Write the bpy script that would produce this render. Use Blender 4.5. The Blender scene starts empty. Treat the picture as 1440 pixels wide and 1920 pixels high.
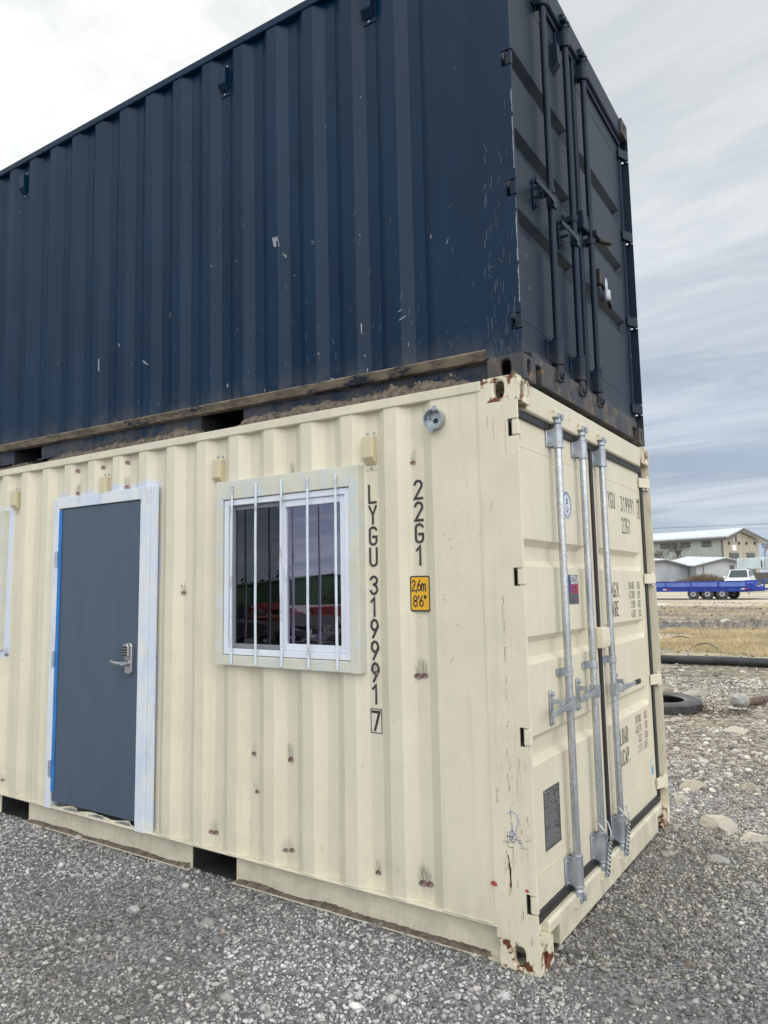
import bpy, bmesh, math, random
import numpy as np
from mathutils import Vector, Matrix, noise as mn
random.seed(7); rng=np.random.default_rng(7)
S=bpy.context.scene; COL=S.collection
R_=math.radians
# ---------------------------------------------------------------- camera
cam=bpy.data.cameras.new('camera'); camo=bpy.data.objects.new('camera',cam); COL.objects.link(camo)
CP=Vector((-3.14307,-1.26353,1.61938)); CR=Vector((0.574294,-0.818540,-0.013342)).normalized()
CU=Vector((-0.089004,-0.078630,0.992923)).normalized(); CF=Vector((0.813796,0.569042,0.118010)).normalized()
M=Matrix((( CR.x,CU.x,-CF.x,CP.x),(CR.y,CU.y,-CF.y,CP.y),(CR.z,CU.z,-CF.z,CP.z),(0,0,0,1))); camo.matrix_world=M
cam.sensor_fit='HORIZONTAL'; cam.sensor_width=36; cam.lens=1389.168/1440*36
cam.shift_x=63.04/1440; cam.shift_y=-20.25/1440; cam.clip_start=.05; cam.clip_end=3000
S.camera=camo
def at(px,py,d):
    "point seen at photo pixel (px,py), d metres ahead of the camera"
    return CP+(CF+CR*((px-656.96)/1389.17)-CU*((py-939.75)/1389.17))*d
# ---------------------------------------------------------------- sky, sun, exposure
SUN_AZ=R_(50); SUN_EL=R_(40)
sund=Vector((math.cos(SUN_AZ)*math.cos(SUN_EL),math.sin(SUN_AZ)*math.cos(SUN_EL),math.sin(SUN_EL)))
W=bpy.data.worlds.new('World'); S.world=W; W.use_nodes=True
class NT:
    def __init__(s,t): s.t=t
    def n(s,ty,ins=None,**kw):
        x=s.t.nodes.new(ty)
        for k,v in kw.items(): setattr(x,k,v)
        for k,v in (ins or {}).items():
            if hasattr(v,'links') or isinstance(v,bpy.types.NodeSocket): s.t.links.new(v,x.inputs[k])
            else: x.inputs[k].default_value=v
        return x
    def m(s,op,a,b=0.0,c=None,clamp=False):
        d={0:a,1:b}
        if c is not None: d[2]=c
        x=s.n('ShaderNodeMath',d,operation=op,use_clamp=clamp); return x.outputs[0]
    def mr(s,v,a,b,c=0.0,d=1.0,sm=True):
        x=s.n('ShaderNodeMapRange',{'Value':v,'From Min':a,'From Max':b,'To Min':c,'To Max':d}); 
        x.interpolation_type='SMOOTHSTEP' if sm else 'LINEAR'; return x.outputs[0]
    def mix(s,f,a,b,bl='MIX'):
        x=s.n('ShaderNodeMix',data_type='RGBA',blend_type=bl)
        for i,v in ((0,f),(6,a),(7,b)):
            if isinstance(v,bpy.types.NodeSocket): s.t.links.new(v,x.inputs[i])
            else: x.inputs[i].default_value=(tuple(v)+(1,))[:4] if i else v
        return x.outputs[2]
    def noise(s,vec,sc,det=4,rough=.55,lac=2.0,dist=0.0,color=False):
        x=s.n('ShaderNodeTexNoise',{'Scale':sc,'Detail':det,'Roughness':rough,'Distortion':dist})
        if vec is not None: s.t.links.new(vec,x.inputs['Vector'])
        return x.outputs['Color' if color else 'Fac']
    def map(s,vec,scale=(1,1,1),loc=(0,0,0)):
        x=s.n('ShaderNodeMapping',{'Scale':scale,'Location':loc}); s.t.links.new(vec,x.inputs['Vector']); return x.outputs[0]
w=NT(W.node_tree); W.node_tree.nodes.clear()
tc=w.n('ShaderNodeTexCoord').outputs['Generated']
sep=w.n('ShaderNodeSeparateXYZ',{0:tc}); dz=w.m('MAXIMUM',sep.outputs[2],0.0)
den=w.m('ADD',dz,.13)
uv=w.n('ShaderNodeCombineXYZ',{0:w.m('DIVIDE',sep.outputs[0],den),1:w.m('DIVIDE',sep.outputs[1],den),2:0.0}).outputs[0]
uvr=w.n('ShaderNodeMapping',{'Rotation':(0,0,R_(9)),'Scale':(1.35,.40,1)}); W.node_tree.links.new(uv,uvr.inputs[0])
n1=w.noise(uvr.outputs[0],1.5,9,.6,dist=.6); n2=w.noise(w.map(uv,loc=(4.3,1.1,0)),.45,5,.6)
sky=w.n('ShaderNodeTexSky',sky_type='NISHITA',sun_disc=False,sun_elevation=SUN_EL,sun_rotation=math.pi/2-SUN_AZ)
skyc=w.n('ShaderNodeVectorMath',{0:sky.outputs[0],'Scale':.10},operation='SCALE').outputs[0]
el=w.mr(dz,.12,.62)
band=w.mix(w.mr(n1,.40,.64),(.29,.35,.44),(.50,.545,.60))
high=w.mix(w.mr(n1,.34,.66),(.50,.535,.555),(.70,.72,.705))
base=w.mix(el,band,high)
base=w.mix(w.m('MULTIPLY',w.mr(n2,.46,.66),.50),base,(.42,.50,.60))
hor=w.mr(dz,.0,.10,1.0,0.0); base=w.mix(w.m('MULTIPLY',hor,.5),base,(.44,.54,.64))
dot=w.n('ShaderNodeVectorMath',{0:tc,1:tuple((math.cos(R_(64))*math.cos(R_(40)),math.sin(R_(64))*math.cos(R_(40)),math.sin(R_(40))))},operation='DOT_PRODUCT').outputs['Value']
glow=w.mr(dot,.70,.97); n3=w.noise(w.map(uv,loc=(9.3,2.1,0)),1.1,7,.62); base=w.mix(glow,base,w.mix(w.mr(n3,.38,.62),(.50,.54,.55),(.84,.86,.84)))
bk=w.n('ShaderNodeVectorMath',{0:tc,1:tuple(Vector((-.58,-.76,.42)).normalized())},operation='DOT_PRODUCT').outputs['Value']
base=w.mix(w.mr(bk,.15,.98),base,(2.0,2.0,1.98))  # unseen sky lobe behind the camera, brightened to light the walls
fin=w.mix(.06,base,skyc)
bg=w.n('ShaderNodeBackground',{0:fin,1:1.0}); out=w.n('ShaderNodeOutputWorld',{0:bg.outputs[0]})
W.cycles.sampling_method='MANUAL'; W.cycles.sample_map_resolution=512
sl=bpy.data.lights.new('sun','SUN'); sl.energy=2.4; sl.angle=R_(12); sl.color=(1,.95,.86)
so=bpy.data.objects.new('sun',sl); COL.objects.link(so); so.rotation_euler=sund.to_track_quat('Z','Y').to_euler(); so.location=sund*50
S.view_settings.view_transform='Standard'; S.view_settings.look='None'; S.view_settings.gamma=1; S.view_settings.use_curve_mapping=False
S.view_settings.exposure=.36
S.cycles.max_bounces=6; S.cycles.diffuse_bounces=3; S.cycles.glossy_bounces=4; S.cycles.transparent_max_bounces=16
# ---------------------------------------------------------------- helpers
def tag(o,label=None,cat=None,group=None,kind=None):
    if label:o['label']=label
    if cat:o['category']=cat
    if group:o['group']=group
    if kind:o['kind']=kind
    return o
def thing(name,label,cat,loc=(0,0,0),rot=(0,0,0),group=None):
    o=bpy.data.objects.new(name,None); COL.objects.link(o); o.location=loc; o.rotation_euler=rot
    o.empty_display_size=.2
    return tag(o,label,cat,group)
class MB:
    def __init__(s): s.v=[];s.f=[];s.T=None
    def add(s,vs,fs):
        b=len(s.v); s.v+= [tuple(x) for x in vs]; s.f+=[[b+i for i in f] for f in fs]; return s
    def quad(s,a,b,c,d): return s.add([a,b,c,d],[(0,1,2,3)])
    def box(s,a,b):
        x0,y0,z0=a;x1,y1,z1=b
        return s.add([(x0,y0,z0),(x1,y0,z0),(x1,y1,z0),(x0,y1,z0),(x0,y0,z1),(x1,y0,z1),(x1,y1,z1),(x0,y1,z1)],
          [(0,3,2,1),(4,5,6,7),(0,1,5,4),(1,2,6,5),(2,3,7,6),(3,0,4,7)])
    def obox(s,c,ax,ay,az,h):
        c=Vector(c);ax,ay,az=Vector(ax).normalized()*h[0],Vector(ay).normalized()*h[1],Vector(az).normalized()*h[2]
        P=[c+ax*i+ay*j+az*k for k in(-1,1) for i,j in((-1,-1),(1,-1),(1,1),(-1,1))]
        return s.add(P,[(0,3,2,1),(4,5,6,7),(0,1,5,4),(1,2,6,5),(2,3,7,6),(3,0,4,7)])
    def tube(s,pts,r,n=12,cap=True,closed=False):
        pts=[Vector(p) for p in pts]; rr=r if hasattr(r,'__len__') else [r]*len(pts); rings=[]
        up=None
        for i,p in enumerate(pts):
            if closed: d=pts[(i+1)%len(pts)]-pts[i-1]
            else: d=(pts[min(i+1,len(pts)-1)]-pts[max(i-1,0)])
            d.normalize()
            if up is None: up=Vector((0,0,1)) if abs(d.z)<.9 else Vector((1,0,0))
            a=d.cross(up).normalized(); b2=a.cross(d).normalized(); up=b2
            rings.append([p+(a*math.cos(t)+b2*math.sin(t))*rr[i] for t in [2*math.pi*k/n for k in range(n)]])
        vs=[q for g in rings for q in g]; fs=[]
        m=len(pts)
        for i in range(m if closed else m-1):
            j=(i+1)%m
            for k in range(n): fs.append((i*n+k,i*n+(k+1)%n,j*n+(k+1)%n,j*n+k))
        if cap and not closed: fs+= [tuple(range(n))[::-1],tuple((m-1)*n+k for k in range(n))]
        return s.add(vs,fs)
    def prism(s,poly,y0,y1,fn):
        "poly 2D (a,b) extruded c from y0..y1; fn(a,b,c)->xyz"
        n=len(poly); vs=[fn(a,b,y0) for a,b in poly]+[fn(a,b,y1) for a,b in poly]
        fs=[tuple(range(n))[::-1],tuple(range(n,2*n))]+[(i,(i+1)%n,n+(i+1)%n,n+i) for i in range(n)]
        return s.add(vs,fs)
    def build(s,name,mat,parent=None,bevel=0,smooth=False,solid=0,fix=True):
        me=bpy.data.meshes.new(name); me.from_pydata(s.v,[],s.f)
        if fix:
            bm=bmesh.new(); bm.from_mesh(me); bmesh.ops.recalc_face_normals(bm,faces=bm.faces); bm.to_mesh(me); bm.free()
        me.materials.append(mat); o=bpy.data.objects.new(name,me); COL.objects.link(o)
        if parent is not None:o.parent=parent
        if solid: m=o.modifiers.new('s','SOLIDIFY'); m.thickness=solid; m.offset=-1
        if bevel:
            m=o.modifiers.new('b','BEVEL'); m.width=bevel; m.segments=2; m.limit_method='ANGLE'; m.angle_limit=R_(40)
        if smooth:
            me.polygons.foreach_set('use_smooth',[True]*len(me.polygons))
            if smooth!='all': me.set_sharp_from_angle(angle=R_(38))
        return o
def B(): return MB()
MATS={}
def mat(name,color,rough=.5,metal=0.0,var=.0,vscale=6,vmap=(1,1,1),color2=None,bump=0,bscale=40,spec=.5,extra=None,f0=.35,f1=.65):
    m=bpy.data.materials.new(name); m.use_nodes=True; t=NT(m.node_tree); nt=m.node_tree; nt.nodes.clear()
    bs=t.n('ShaderNodeBsdfPrincipled',{'Roughness':rough,'Metallic':metal,'Specular IOR Level':spec})
    ob=t.n('ShaderNodeTexCoord').outputs['Object']
    c2=color2 or tuple(x*(1-var) for x in color)
    col=t.mix(t.mr(t.noise(t.map(ob,vmap),vscale,6,.6),f0,f1),color,c2) if (var or color2) else None
    t.base=bs; t.ob=ob; t.name=name
    if extra: col=extra(t,col if col is not None else t.mix(0.0,color,color))
    if col is not None: nt.links.new(col,bs.inputs['Base Color'])
    else: bs.inputs['Base Color'].default_value=tuple(color)+(1,)
    if bump:
        bp=t.n('ShaderNodeBump',{'Strength':1.0,'Distance':bump,'Height':t.noise(ob,bscale,5,.6)}); nt.links.new(bp.outputs[0],bs.inputs['Normal'])
    nt.links.new(bs.outputs[0],t.n('ShaderNodeOutputMaterial').inputs[0]); MATS[name]=m; return m
# --- paint recipes
CREAM=(.70,.655,.51)
def rectmask(t,y0,y1,z0,z1,soft,nz=.05,off=0.0):
    s=t.n('ShaderNodeSeparateXYZ',{0:t.ob}); y,z=s.outputs[1],s.outputs[2]
    dy=t.m('SUBTRACT',t.m('ABSOLUTE',t.m('SUBTRACT',y,(y0+y1)/2)),(y1-y0)/2)
    dz_=t.m('SUBTRACT',t.m('ABSOLUTE',t.m('SUBTRACT',z,(z0+z1)/2)),(z1-z0)/2)
    d=t.m('MAXIMUM',dy,dz_); d=t.m('ADD',d,t.m('MULTIPLY',t.m('SUBTRACT',t.noise(t.ob,5,4),.5),nz*2))
    return t.mr(d,off,off+soft,1.0,0.0)
def cream_x(t,col):
    # dust, faint vertical streaks, light brown scuffs
    st=t.mr(t.noise(t.map(t.ob,(14,14,.7)),1.6,5,.65),.48,.75); col=t.mix(t.m('MULTIPLY',st,.38),col,(.52,.48,.37)); fd=t.mr(t.noise(t.map(t.ob,(1,1,.5)),1.3,6,.65),.42,.66); col=t.mix(t.m('MULTIPLY',fd,.28),col,(.63,.60,.52))
    low=t.n('ShaderNodeSeparateXYZ',{0:t.ob}).outputs[2]
    mud=t.m('MULTIPLY',t.mr(low,.0,.45,1.0,0.0),t.mr(t.noise(t.ob,9,6,.7),.4,.7)); col=t.mix(t.m('MULTIPLY',mud,.45),col,(.36,.33,.26))
    sp=t.mr(t.noise(t.ob,55,2,.5),.735,.77); col=t.mix(t.m('MULTIPLY',sp,.6),col,(.22,.16,.11))
    return col
def cream_side(t,col):
    col=cream_x(t,col)
    for (a,b,c,d,s,n,o,k) in ((2.47,3.52,.1,2.31,.06,.07,-.02,.9),(.86,1.89,1.21,2.24,.06,.05,-.02,.16),(4.15,5.2,1.16,2.26,.04,.03,.0,.8)):
        mk=rectmask(t,a,b,c,d,s,n,o); mk=t.m('MULTIPLY',mk,t.mr(t.noise(t.map(t.ob,(1,1,.4)),9,5,.7),.2,.5)); col=t.mix(t.m('MULTIPLY',mk,k),col,(.52,.60,.80))
    return col
def post_x(t,col):
    col=cream_x(t,col)
    v=t.map(t.ob,(1,9,1.1)); sc=t.mr(t.noise(v,5.5,7,.78),.60,.64); z=t.n('ShaderNodeSeparateXYZ',{0:t.ob}).outputs[2]
    lowz=t.mr(z,.15,1.9,1.0,.0); col=t.mix(t.m('MULTIPLY',t.m('MULTIPLY',sc,lowz),.9),col,(.14,.11,.085))
    r=t.mr(t.noise(t.map(t.ob,(1,5,1.2),loc=(3,2,1)),6,5,.6),.66,.72); col=t.mix(t.m('MULTIPLY',r,.45),col,(.33,.19,.09))
    return col
def rusty(amount,rust=(.13,.035,.015)):
    def f(t,col):
        n=t.noise(t.ob,16,7,.62); m_=t.mr(n,amount,amount+.03); h=t.mr(n,amount-.05,amount+.02)
        col=t.mix(t.m('MULTIPLY',h,.45),col,(.40,.26,.12)); return t.mix(m_,col,rust)
    return f
def navy_x(t,col):
    z=t.n('ShaderNodeSeparateXYZ',{0:t.ob}).outputs[2]
    v=t.map(t.ob,(1,1,.16)); s1=t.mr(t.noise(v,38,4,.7),.68,.74); low=t.mr(z,.1,2.0,1.0,.04)
    col=t.mix(t.m('MULTIPLY',t.m('MULTIPLY',s1,low),.22),col,(.30,.34,.40))
    ch=t.mr(t.noise(t.map(t.ob,(1,1,.5)),26,2,.4),.765,.775); col=t.mix(t.m('MULTIPLY',ch,t.mr(z,.0,1.6,.95,.1)),col,(.50,.48,.44))
    d=t.m('MULTIPLY',t.mr(z,.05,.32,1.0,0.0),t.mr(t.noise(t.ob,7,7,.7),.35,.6)); col=t.mix(t.m('MULTIPLY',d,.5),col,(.13,.115,.095))
    return col
mat('cream',CREAM,.42,var=.07,vscale=3,extra=cream_x,bump=.0006,bscale=60)
mat('cream_side',CREAM,.42,var=.08,vscale=2.5,extra=cream_side,bump=.0012,bscale=14)
mat('cream_post',CREAM,.42,var=.08,vscale=4,extra=post_x,bump=.0008,bscale=40)
mat('cream_cast',CREAM,.5,var=.1,extra=rusty(.53),bump=.002,bscale=30)
mat('cream_rail',CREAM,.48,var=.15,vscale=5,extra=cream_x,bump=.001,bscale=30)
mat('cream_plastic',(.60,.53,.36),.4,var=.05)
mat('navy',(.0025,.0170,.043),.34,color2=(.0035,.023,.055),vscale=3,vmap=(1,1,.4),extra=navy_x,bump=.0012,bscale=12,spec=.20)
mat('navy_end_shade',(.005,.014,.030),.44,color2=(.008,.019,.037),vscale=3,extra=navy_x,bump=.0008,bscale=20,spec=.24)  # same navy paint as the sides; the end's different light is in the colour
mat('navy_cast',(.022,.030,.044),.6,color2=(.075,.066,.056),vscale=8,bump=.002,bscale=30,extra=rusty(.63,(.12,.07,.04)))
mat('tan_dirt',(.25,.205,.15),.85,color2=(.11,.09,.07),vscale=12,vmap=(1,.6,2),bump=.003,bscale=50,extra=lambda t,col:t.mix(t.mr(t.noise(t.map(t.ob,(1,.7,2.5)),5,7,.72),.54,.60),col,(.018,.028,.045)))
mat('dirt',(.185,.15,.115),.95,color2=(.085,.07,.056),vscale=30,bump=.006,bscale=60)
def galv_x(t,col):
    v=t.n('ShaderNodeTexVoronoi',{'Vector':t.ob,'Scale':90.0}); return t.mix(t.m('MULTIPLY',t.n('ShaderNodeSeparateXYZ',{0:v.outputs['Color']}).outputs[0],.5),col,(.27,.29,.31))
mat('galv',(.62,.65,.68),.36,metal=.8,color2=(.46,.49,.52),vscale=9,vmap=(1,1,.3),extra=galv_x,bump=.0006,bscale=90)
mat('galv_dull',(.46,.50,.55),.42,metal=.65,color2=(.32,.35,.39),vscale=12,bump=.0008,bscale=80)
mat('steel',(.55,.56,.57),.3,metal=.9,var=.2,vscale=20)
mat('rubber',(.016,.017,.020),.5,var=.3,vscale=8)
mat('black',(.012,.012,.014),.6)
mat('ink',(.020,.022,.026),.5,color2=(.05,.05,.055),vscale=30)
mat('dark_void',(.035,.035,.038),.8,var=.3)  # near-black colour stands in for the shade inside the pockets
mat('entry_door',(.064,.094,.132),.42,color2=(.072,.103,.143),vscale=2.0,vmap=(1,6,.7),bump=.0005,bscale=10)
def primer_x(t,col):
    v=t.mr(t.noise(t.map(t.ob,(2,3.0,.7)),4,6,.7),.52,.68); col=t.mix(t.m('MULTIPLY',v,.45),col,(.38,.40,.46)); return col
mat('primer',(.58,.66,.78),.6,color2=(.70,.72,.72),vscale=4,extra=primer_x,bump=.0008,bscale=30)
def surround_x(t,col):
    v=t.mr(t.noise(t.map(t.ob,(1,1,.8)),6,5,.6),.50,.64); return t.mix(t.m('MULTIPLY',v,.45),col,(.50,.60,.70))
mat('surround',(.62,.62,.53),.5,var=.08,extra=surround_x,bump=.0006,bscale=30)
mat('vinyl',(.74,.78,.86),.35,var=.06)
mat('bar_white',(.62,.68,.76),.5,color2=(.40,.42,.42),vscale=18,vmap=(1,1,.5),f0=.5,f1=.7)
mat('tape',(.028,.20,.56),.5,color2=(.02,.16,.46),vscale=8)
mat('yellow',(.75,.42,.02),.4,var=.06)
mat('sticker_white',(.70,.74,.78),.4); mat('sticker_blue',(.03,.05,.20),.4); mat('sticker_red',(.42,.02,.05),.4); mat('sticker_grey',(.07,.08,.10),.4); mat('sticker_cyan',(.06,.33,.52),.4)
mat('plate',(.075,.08,.085),.42,metal=.4,color2=(.13,.135,.14),vscale=30,vmap=(1,1,3)); mat('plate_text',(.30,.31,.32),.45,metal=.3)
mat('chalk',(.36,.37,.50),.8); mat('red_mark',(.36,.07,.06),.7); mat('screen_frame',(.20,.21,.23),.5)
def glassmat(name,base,refl,rough=.0,tint=(.8,.74,.86)):
    m=bpy.data.materials.new(name); m.use_nodes=True; t=NT(m.node_tree); m.node_tree.nodes.clear()
    g=t.n('ShaderNodeBsdfGlossy',{'Color':tuple(tint)+(1,),'Roughness':rough}); tr=t.n('ShaderNodeBsdfTransparent',{'Color':tuple(base)+(1,)})
    lw=t.n('ShaderNodeFresnel',{'IOR':1.5}); f=t.m('ADD',t.m('MULTIPLY',lw.outputs[0],1.3),refl,clamp=True)
    mx=t.n('ShaderNodeMixShader',{0:f,1:tr.outputs[0],2:g.outputs[0]}); m.node_tree.links.new(mx.outputs[0],t.n('ShaderNodeOutputMaterial').inputs[0]); MATS[name]=m
glassmat('glass',(.35,.35,.35),.36,0,(.78,.72,.88))
glassmat('screen_glass',(.10,.10,.11),.09,.01,(.7,.7,.76))
def weldmat(name,c1,c2,stre):
    m=bpy.data.materials.new(name); m.use_nodes=True; t=NT(m.node_tree); m.node_tree.nodes.clear()
    ob=t.n('ShaderNodeTexCoord').outputs['Object']; sp=t.n('ShaderNodeSeparateXYZ',{0:ob}); y,z=sp.outputs[1],sp.outputs[2]
    wn=t.noise(ob,60,5,.7)
    rr=t.m('SQRT',t.m('ADD',t.m('POWER',y,2.0),t.m('POWER',t.m('MULTIPLY',z,1.3),2.0)))
    core=t.mr(t.m('ADD',rr,t.m('MULTIPLY',t.m('SUBTRACT',wn,.5),.012)),.010,.016,1.0,0.0)
    # smoke plume above the spot
    yy=t.m('DIVIDE',y,.022); zz=t.m('DIVIDE',t.m('SUBTRACT',z,.022),.05)
    pl=t.m('SQRT',t.m('ADD',t.m('POWER',yy,2.0),t.m('POWER',zz,2.0))); 
    ang=t.m('ARCTAN2',t.m('ADD',z,.004),y); wn2=0; ray=t.noise(t.n('ShaderNodeCombineXYZ',{0:t.m('MULTIPLY',ang,2.6),1:t.m('MULTIPLY',rr,6.0),2:t.n('ShaderNodeObjectInfo').outputs['Random']}).outputs[0],3.0,1,.5)
    plume=t.m('MULTIPLY',t.mr(pl,.1,1.0,1.0,0.0),t.mr(ray,.30,.62)); 
    a=t.m('MAXIMUM',t.m('MULTIPLY',core,.92),t.m('MULTIPLY',plume,stre))
    rim=t.mr(rr,.004,.012); c=t.mix(t.mr(wn,.45,.6),c1,(.36,.24,.22)); c=t.mix(core,c2,c)
    bs=t.n('ShaderNodeBsdfPrincipled',{'Base Color':c,'Roughness':.7,'Alpha':a}); m.node_tree.links.new(bs.outputs[0],t.n('ShaderNodeOutputMaterial').inputs[0]); MATS[name]=m
weldmat('weld_small',(.13,.065,.055),(.16,.145,.14),.22); weldmat('weld_smoke',(.10,.05,.045),(.12,.11,.105),.48)
# ---------------------------------------------------------------- stroke lettering
def arc(cx,cy,rx,ry,a0,a1,n=7): return [(cx+rx*math.cos(R_(a0+(a1-a0)*i/n)),cy+ry*math.sin(R_(a0+(a1-a0)*i/n))) for i in range(n+1)]
w_=.46; r=.2
G={'L':[[(0,1),(0,0),(w_,0)]],'Y':[[(0,1),(w_/2,.5),(w_,1)],[(w_/2,.5),(w_/2,0)]],
'G':[arc(w_/2,.8,w_/2,.2,20,180)+arc(w_/2,.2,w_/2,.2,180,360)+[(w_,.45),(w_/2,.45)]],
'U':[[(0,1)]+arc(w_/2,.2,w_/2,.2,180,360)+[(w_,1)]],'1':[[(.05,.8),(.25,1),(.25,0)]],
'3':[arc(w_/2,.78,w_/2,.22,160,-80)+[(w_/2,.55)],[(w_/2,.55)]+arc(w_/2,.26,w_/2,.26,80,-160)],
'9':[arc(w_/2,.7,w_/2,.3,-10,-360)+[(w_,.6),(.12,0)]],'6':[arc(w_/2,.3,w_/2,.3,170,-190)+[(0,.42),(.34,1)]],
'7':[[(0,1),(w_,1),(.15,0)]],'2':[arc(w_/2,.77,w_/2,.23,170,-30)+[(0,0),(w_,0)]],
'0':[arc(w_/2,.78,w_/2,.22,0,180)+arc(w_/2,.22,w_/2,.22,180,360)+[(w_,.78)]],
'4':[[(.36,0),(.36,1),(0,.28),(w_,.28)]],'5':[[(w_,1),(.03,1),(0,.56)]+arc(w_/2,.3,w_/2,.3,110,-160)],
'8':[arc(w_/2,.77,w_/2-.02,.23,-90,270,12),arc(w_/2,.27,w_/2,.27,-90,270,12)],
'K':[[(0,0),(0,1)],[(w_,1),(0,.45)],[(.14,.58),(w_,0)]],'S':[arc(w_/2,.76,w_/2,.24,20,200)+[(w_,.42)]+arc(w_/2,.24,w_/2,.24,0,-160)],
'B':[[(0,0),(0,1),(.3,1),(w_,.9),(w_,.64),(.3,.54),(0,.54)],[(.3,.54),(w_,.42),(w_,.12),(.3,0),(0,0)]],
'O':None,'A':[[(0,0),(w_/2,1),(w_,0)],[(.08,.3),(.38,.3)]],'D':[[(0,0),(0,1),(.28,1),(w_,.8),(w_,.2),(.28,0),(0,0)]],
'C':[arc(w_/2,.8,w_/2,.2,10,180)+arc(w_/2,.2,w_/2,.2,180,350)],'P':[[(0,0),(0,1),(.3,1),(w_,.88),(w_,.6),(.3,.48),(0,.48)]],
'R':[[(0,0),(0,1),(.3,1),(w_,.88),(w_,.62),(.3,.5),(0,.5)],[(.25,.5),(w_,0)]],'E':[[(w_,1),(0,1),(0,0),(w_,0)],[(0,.52),(.38,.52)]],
'T':[[(0,1),(w_,1)],[(w_/2,1),(w_/2,0)]],'W':[[(0,1),(.12,0),(.27,.8),(.42,0),(.54,1)]],'M':[[(0,0),(0,1),(.26,.3),(.52,1),(.52,0)]],
'F':[[(w_,1),(0,1),(0,0)],[(0,.52),(.38,.52)]],'I':[[(.1,0),(.1,1)]],'N':[[(0,0),(0,1),(w_,0),(w_,1)]],'X':[[(0,0),(w_,1)],[(0,1),(w_,0)]],'Z':[[(0,1),(w_,1),(0,0),(w_,0)]],
'm':[[(0,0),(0,.66)],[(0,.5)]+arc(.14,.5,.13,.16,160,0,5)+[(.27,0)],[(.27,.5)]+arc(.41,.5,.13,.16,160,0,5)+[(.54,0)]],
',':[[(.06,.06),(.02,-.12)]],'.':[[(.04,0),(.04,.07)]],"'":[[(.06,1.02),(.05,.78)]],'"':[[(.04,1.02),(.03,.78)],[(.2,1.02),(.19,.78)]],' ':[]}
G['O']=G['0']
ADV={'1':.42,'.':.2,',':.2,"'":.2,'"':.32,'W':.68,'M':.68,'m':.68,'I':.3,' ':.4}
def ribbon(mb,pts,th,fn):
    "flat ribbon along 2D pts; fn(u,v)->xyz"
    n=len(pts); L=[];Rr=[]
    for i,(x,y) in enumerate(pts):
        def dr(a,b):
            dx,dy=b[0]-a[0],b[1]-a[1]; l=math.hypot(dx,dy) or 1; return dx/l,dy/l
        d1=dr(pts[i-1],pts[i]) if i else dr(pts[0],pts[1]); d2=dr(pts[i],pts[i+1]) if i<n-1 else dr(pts[-2],pts[-1])
        nx,ny=-(d1[1]+d2[1]),d1[0]+d2[0]; l=math.hypot(nx,ny) or 1; nx/=l;ny/=l; c=max(.5,nx*-d1[1]+ny*d1[0]); h=th/2/c
        e=0
        ex,ey=(0,0)
        if i==0: ex,ey=-d2[0]*th/2,-d2[1]*th/2
        if i==n-1: ex,ey=d1[0]*th/2,d1[1]*th/2
        L.append((x+nx*h+ex,y+ny*h+ey)); Rr.append((x-nx*h+ex,y-ny*h+ey))
    vs=[fn(*p) for p in L]+[fn(*p) for p in Rr]
    mb.add(vs,[(i,i+1,n+i+1,n+i) for i in range(n-1)])
def text(mb,s,u,v,h,fn,wf=1.0,th=.13,adv=None):
    "text with lower-left (u,v), cap height h"
    x=u
    for ch in s:
        for st in G.get(ch,[]): ribbon(mb,[(x+a*h*wf,v+b*h) for a,b in st],th*h,fn)
        x+=((ADV.get(ch,.6) if ch in ' .,' else adv) if adv else ADV.get(ch,.6))*h*wf
    return x
def twidth(s,h,wf,adv=None): return sum((ADV.get(c,adv or .6) if c in ' .,' or not adv else adv) for c in s)*h*wf
# ---------------------------------------------------------------- container builder
W_,L_=2.438,6.058; PITCH=.2725; Y0=.449
def prof(y):
    if y<Y0: return .004
    if y>5.62: return .004
    t=(y-Y0)%PITCH
    if t<.064: return .004+.036*t/.064
    if t<.134: return .040
    if t<.199: return .040-.036*(t-.134)/.065
    return .004
def pw(y,z,seed,H,flat=False):
    zb,zt=.165,H-.055
    return prof(y)+.004*mn.noise(Vector((y*1.1,z*1.7,seed)))*max(0,min(1,(z-zb)*5,(zt-z)*5))
def plate_hole(mb,w,h,rx,ry,depth,fn,cx=None,cy=None,N=32):
    "rect 0..w x 0..h with oval hole; fn(u,v,depth_in)"
    cx=w/2 if cx is None else cx; cy=h/2 if cy is None else cy
    def outer(a):
        c,s=math.cos(a),math.sin(a); t=1e9
        if c>1e-9:t=min(t,(w-cx)/c)
        if c<-1e-9:t=min(t,-cx/c)
        if s>1e-9:t=min(t,(h-cy)/s)
        if s<-1e-9:t=min(t,-cy/s)
        return (cx+c*t,cy+s*t)
    ang=[2*math.pi*i/N for i in range(N)]
    for k in((0,0),(w,0),(w,h),(0,h)):
        a=math.atan2(k[1]-cy,k[0]-cx)%(2*math.pi); i=min(range(N),key=lambda i:abs(ang[i]-a)); ang[i]=a
    ang.sort()
    O=[outer(a) for a in ang]
    def st(a): # stadium
        c,s=math.cos(a),math.sin(a); m=(abs(c/rx)**3+abs(s/ry)**3)**(-1/3); return(cx+c*m,cy+s*m)
    I=[st(a) for a in ang]
    vs=[fn(u,v,0) for u,v in O]+[fn(u,v,0) for u,v in I]+[fn(u,v,depth) for u,v in I]
    fs=[(i,(i+1)%N,N+(i+1)%N,N+i) for i in range(N)]+[(N+i,N+(i+1)%N,2*N+(i+1)%N,2*N+i) for i in range(N)]
    mb.add(vs,fs)
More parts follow.
